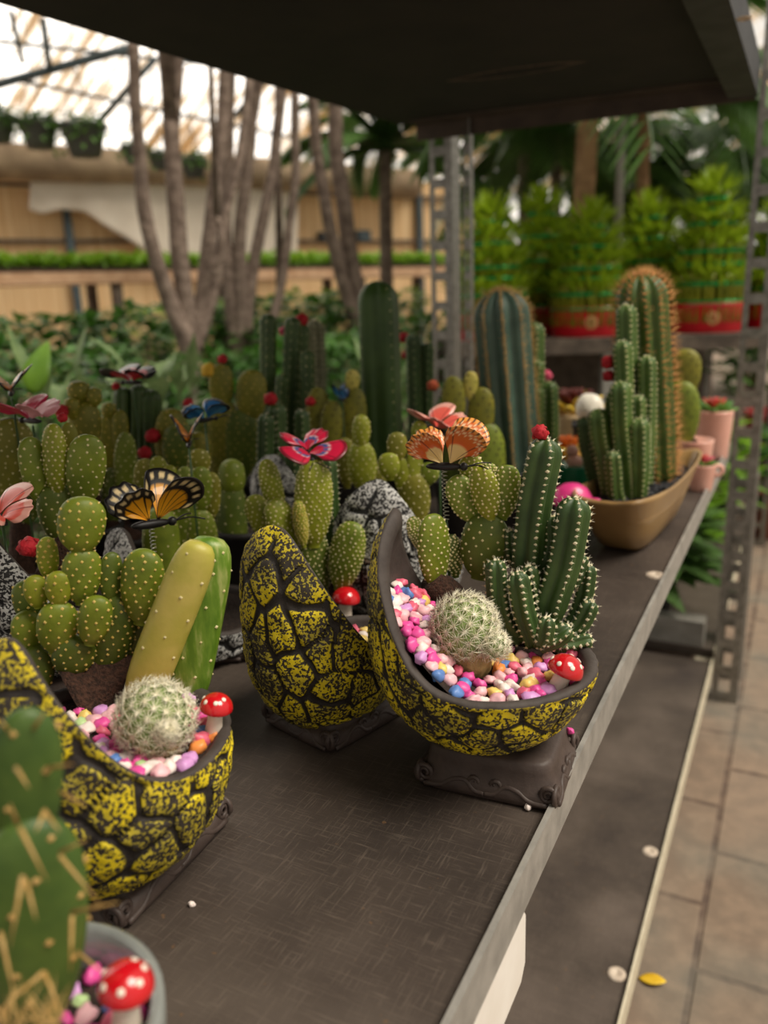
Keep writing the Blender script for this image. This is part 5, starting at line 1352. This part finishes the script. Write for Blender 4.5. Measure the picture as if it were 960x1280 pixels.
mb = MB(); path = smooth_path([onwall(-150, 196, .2), onwall(60, 204, .2), onwall(250, 212, .2), onwall(400, 222, .2), onwall(520, 230, .2)], 40)
tube(mb, path, [.115*(1+.12*noise.noise(q*2)) for q in path], 14); tag(mb.build('rolled_tarpaulin', 'roll'), 'brown rolled-up tarpaulin running along the top of the reed wall', 'tarpaulin')
# seedling bench
BA, BB = at(-120, 343, 4.3), at(560, 336, 6.6); BZ = (BA.z+BB.z)/2
bxv = (BB-BA); bxv.z = 0; BL = bxv.length; bxv.normalize(); byv = V((-bxv.y, bxv.x, 0)); bcn = (BA+BB)/2; bcn.z = 0
bt = thing('bench', bcn, 'long raised bench of pale planks carrying green seedlings', 'bench')
mb = MB(); box(mb, bcn+UP*(BZ-.03), (BL, .5, .06), 0, (bxv, byv, UP)); mb.build('bench_top', 'plank', bt, smooth=False)
for s in (-.46, -.23, 0, .23, .46):
    for q in (-.2, .2):
        mb = MB(); box(mb, bcn+bxv*(s*BL)+byv*q+UP*((BZ-.06)/2), (.05, .05, BZ-.06), 0, (bxv, byv, UP)); mb.build('leg', 'wood', bt, smooth=False)
mb = MB(); g = random.Random(8); box(mb, bcn+UP*(BZ+.012), (BL*.99, .44, .024), 1, (bxv, byv, UP))
for i in range(4200):
    u, v = g.uniform(-.49, .49), g.uniform(-.2, .2); p = bcn+bxv*(u*BL)+byv*v+UP*(BZ+.02); a = g.uniform(0, 6.28)
    leaf_card(mb, p+UP*g.uniform(0, .05), (math.cos(a), math.sin(a), g.uniform(.2, 1.6)), g.uniform(.05, .10), .03)
o = mb.build('seedlings', ['leaf_l', 'soil'], smooth=False); tag(o, 'strip of bright green seedlings growing along the raised bench', 'seedlings', kind='stuff')
# small window frame and dark box on the wall at the right
for (x0, y0, x1, y1, mt, lab, nm, cat) in ((446, 288, 462, 302, 'steelblue', 'pale panel fixed on the reed wall between the stems', 'wall_panel', 'panel'), (398, 290, 410, 303, 'steel_dark', 'small dark box mounted on the reed wall', 'junction_box', 'box')):
    a, b = onwall(x0, y0, .06), onwall(x1, y1, .06); mb = MB(); c = (a+b)/2
    w_, h_ = abs((b-a).dot(wx)), abs(a.z-b.z); box(mb, c, (w_, .05, h_), 0, (wx, wy, UP)); box(mb, c-wy*.028, (w_*.8, .012, h_*.8), 0, (wx, wy, UP)); tag(mb.build(nm, mt, smooth=False), lab, cat)
# roof: translucent sheets laid with reed, sloping down to the wall
Rz0 = WZ - .02
E0 = onwall(-250, 190, -.3); E1 = onwall(700, 190, -.3)
P0 = V((E0.x, E0.y, Rz0)); Px = wx.copy()
slope = 0.62; down = (-wy*math.cos(slope) + UP*math.sin(slope))     # runs up towards the rack
nrm = Px.cross(down)
def onroof(px, py): r = ray(px, py); return CAM + r*((P0-CAM).dot(nrm)/r.dot(nrm))
q0, q1 = onroof(95, 170), onroof(190, 30); sv = (q1-q0).normalized(); su = sv.cross(nrm).normalized()
RL, RW = 9.5, 2.6; cen = P0 + Px*(RL/2-.2) + down*(RW/2)
corners = [P0-Px*.6, P0+Px*RL, P0+Px*RL+down*RW, P0-Px*.6+down*RW]
mb = MB(); loc = []
for off in (0, .02):
    for q in corners:
        d_ = q + nrm*off - cen; loc.append((d_.dot(su), d_.dot(sv), d_.dot(nrm)))
mb.add(loc, [(0, 1, 2, 3), (7, 6, 5, 4), (0, 4, 5, 1), (1, 5, 6, 2), (2, 6, 7, 3), (3, 7, 4, 0)])
o = mb.build('ceiling', 'roof', smooth=False); wmat(o, cen, (su, sv, nrm)); struct(o)
def beam(a, b, r, mat='steelblue'):
    global n_
    mb = MB(); tube(mb, [a, a.lerp(b, .5), b], r, 8); o = mb.build('trim_%d' % n_, mat); n_ += 1; struct(o)
nr = nrm if nrm.dot(CAM-P0) > 0 else -nrm
def rf(px, py, o=.08): return onroof(px, py) + nr*o
beam(rf(-40, 103), rf(165, 46), .028); beam(rf(112, 150), rf(190, 62), .022); beam(rf(25, 66), rf(10, 2), .016); beam(rf(58, 72), rf(50, 12), .02)
for (a, b) in (((15, 92), (420, 178)), ((-40, 40), (300, 78))): beam(rf(*a, .05), rf(*b, .05), .012)
beam(rf(290, 135), rf(340, 75), .022)
# hanging baskets silhouetted against the roof
for i, (px, py, w, lab) in enumerate(((-5, 158, 50, 'grey hanging plant pot at the far left edge under the roof'), (48, 165, 52, 'grey hanging plant pot second from the left under the roof'), (105, 172, 60, 'large grey hanging plant pot left of the first tree stem'), (168, 192, 34, 'small hanging plant pot behind the first tree stem'), (242, 208, 36, 'hanging plant pot between the first two trees'), (200, 200, 30, 'small hanging plant pot left of the second thick stem'))):
    c = at(px, py, 4.6); k = pxm(c); r = w*k/2; t = thing('hanging_basket', c-UP*r*.7, lab, 'hanging plant')
    mb = MB(); lathe(mb, c, [(.0005, -r*.75), (r*.6, -r*.75), (r*.9, r*.3), (r, r*.35), (r, r*.5), (r*.85, r*.45), (.0005, r*.3)], 20); mb.build('pot', 'hang_grey', t)
    mb = MB(); g = random.Random(i)
    for j in range(240):
        a = g.uniform(0, 6.28); q = r*g.uniform(.2, 1.15); leaf_card(mb, c+V((q*math.cos(a), q*math.sin(a), r*g.uniform(.2, .9)-max(0, q-r*.7)*g.uniform(0, 3))), (math.cos(a), math.sin(a), g.uniform(-1, .8)), r*.5, r*.2)
    mb.build('foliage', 'leaf_d', t, smooth=False)
    up_ = CAM.z + 1.9; top = V((c.x, c.y, c.z+.9)); mb = MB()
    for a in (0, 2.1, 4.2): tube(mb, [c+V((r*.9*math.cos(a), r*.9*math.sin(a), r*.4)), c+UP*(r*2.6), top], .003, 4)
    mb.build('cord', 'black', t)
# ------------------------------------------------------------------ light
w = bpy.data.worlds.new('world'); sc.world = w; w.use_nodes = True; nt = w.node_tree; bg = nt.nodes['Background']
def wn(ty): return nt.nodes.new(ty)
tc_ = wn('ShaderNodeTexCoord'); nm = wn('ShaderNodeVectorMath'); nm.operation = 'NORMALIZE'; nt.links.new(tc_.outputs['Generated'], nm.inputs[0])
dp = wn('ShaderNodeVectorMath'); dp.operation = 'DOT_PRODUCT'; nt.links.new(nm.outputs[0], dp.inputs[0]); dp.inputs[1].default_value = (FH*.90 - RT*.45 + UP*.42).normalized()
rp = wn('ShaderNodeValToRGB'); nt.links.new(dp.outputs['Value'], rp.inputs[0])       # hazy sky, brightest where the sun stands behind the trees
cr = rp.color_ramp; cr.elements[0].position = 0; cr.elements[0].color = (.56, .51, .45, 1); cr.elements[1].position = 1; cr.elements[1].color = (2.6, 2.4, 2.15, 1)
e = cr.elements.new(.55); e.color = (.62, .57, .5, 1); e = cr.elements.new(.85); e.color = (1.5, 1.38, 1.22, 1)
nt.links.new(rp.outputs[0], bg.inputs[0]); bg.inputs[1].default_value = 1.0
sl = bpy.data.lights.new('sun', 'SUN'); so = bpy.data.objects.new('sun', sl); COL.objects.link(so)
sl.energy = 3.6; sl.angle = math.radians(30); sl.color = (1, .92, .79)
toward = (RT*.62 - FH*.22 + UP*1.0).normalized()       # soft sun from the open aisle, right of the camera
so.rotation_euler = (-toward).to_track_quat('-Z', 'Y').to_euler()
for o in bpy.data.objects:
    if '_o' in o: del o['_o']
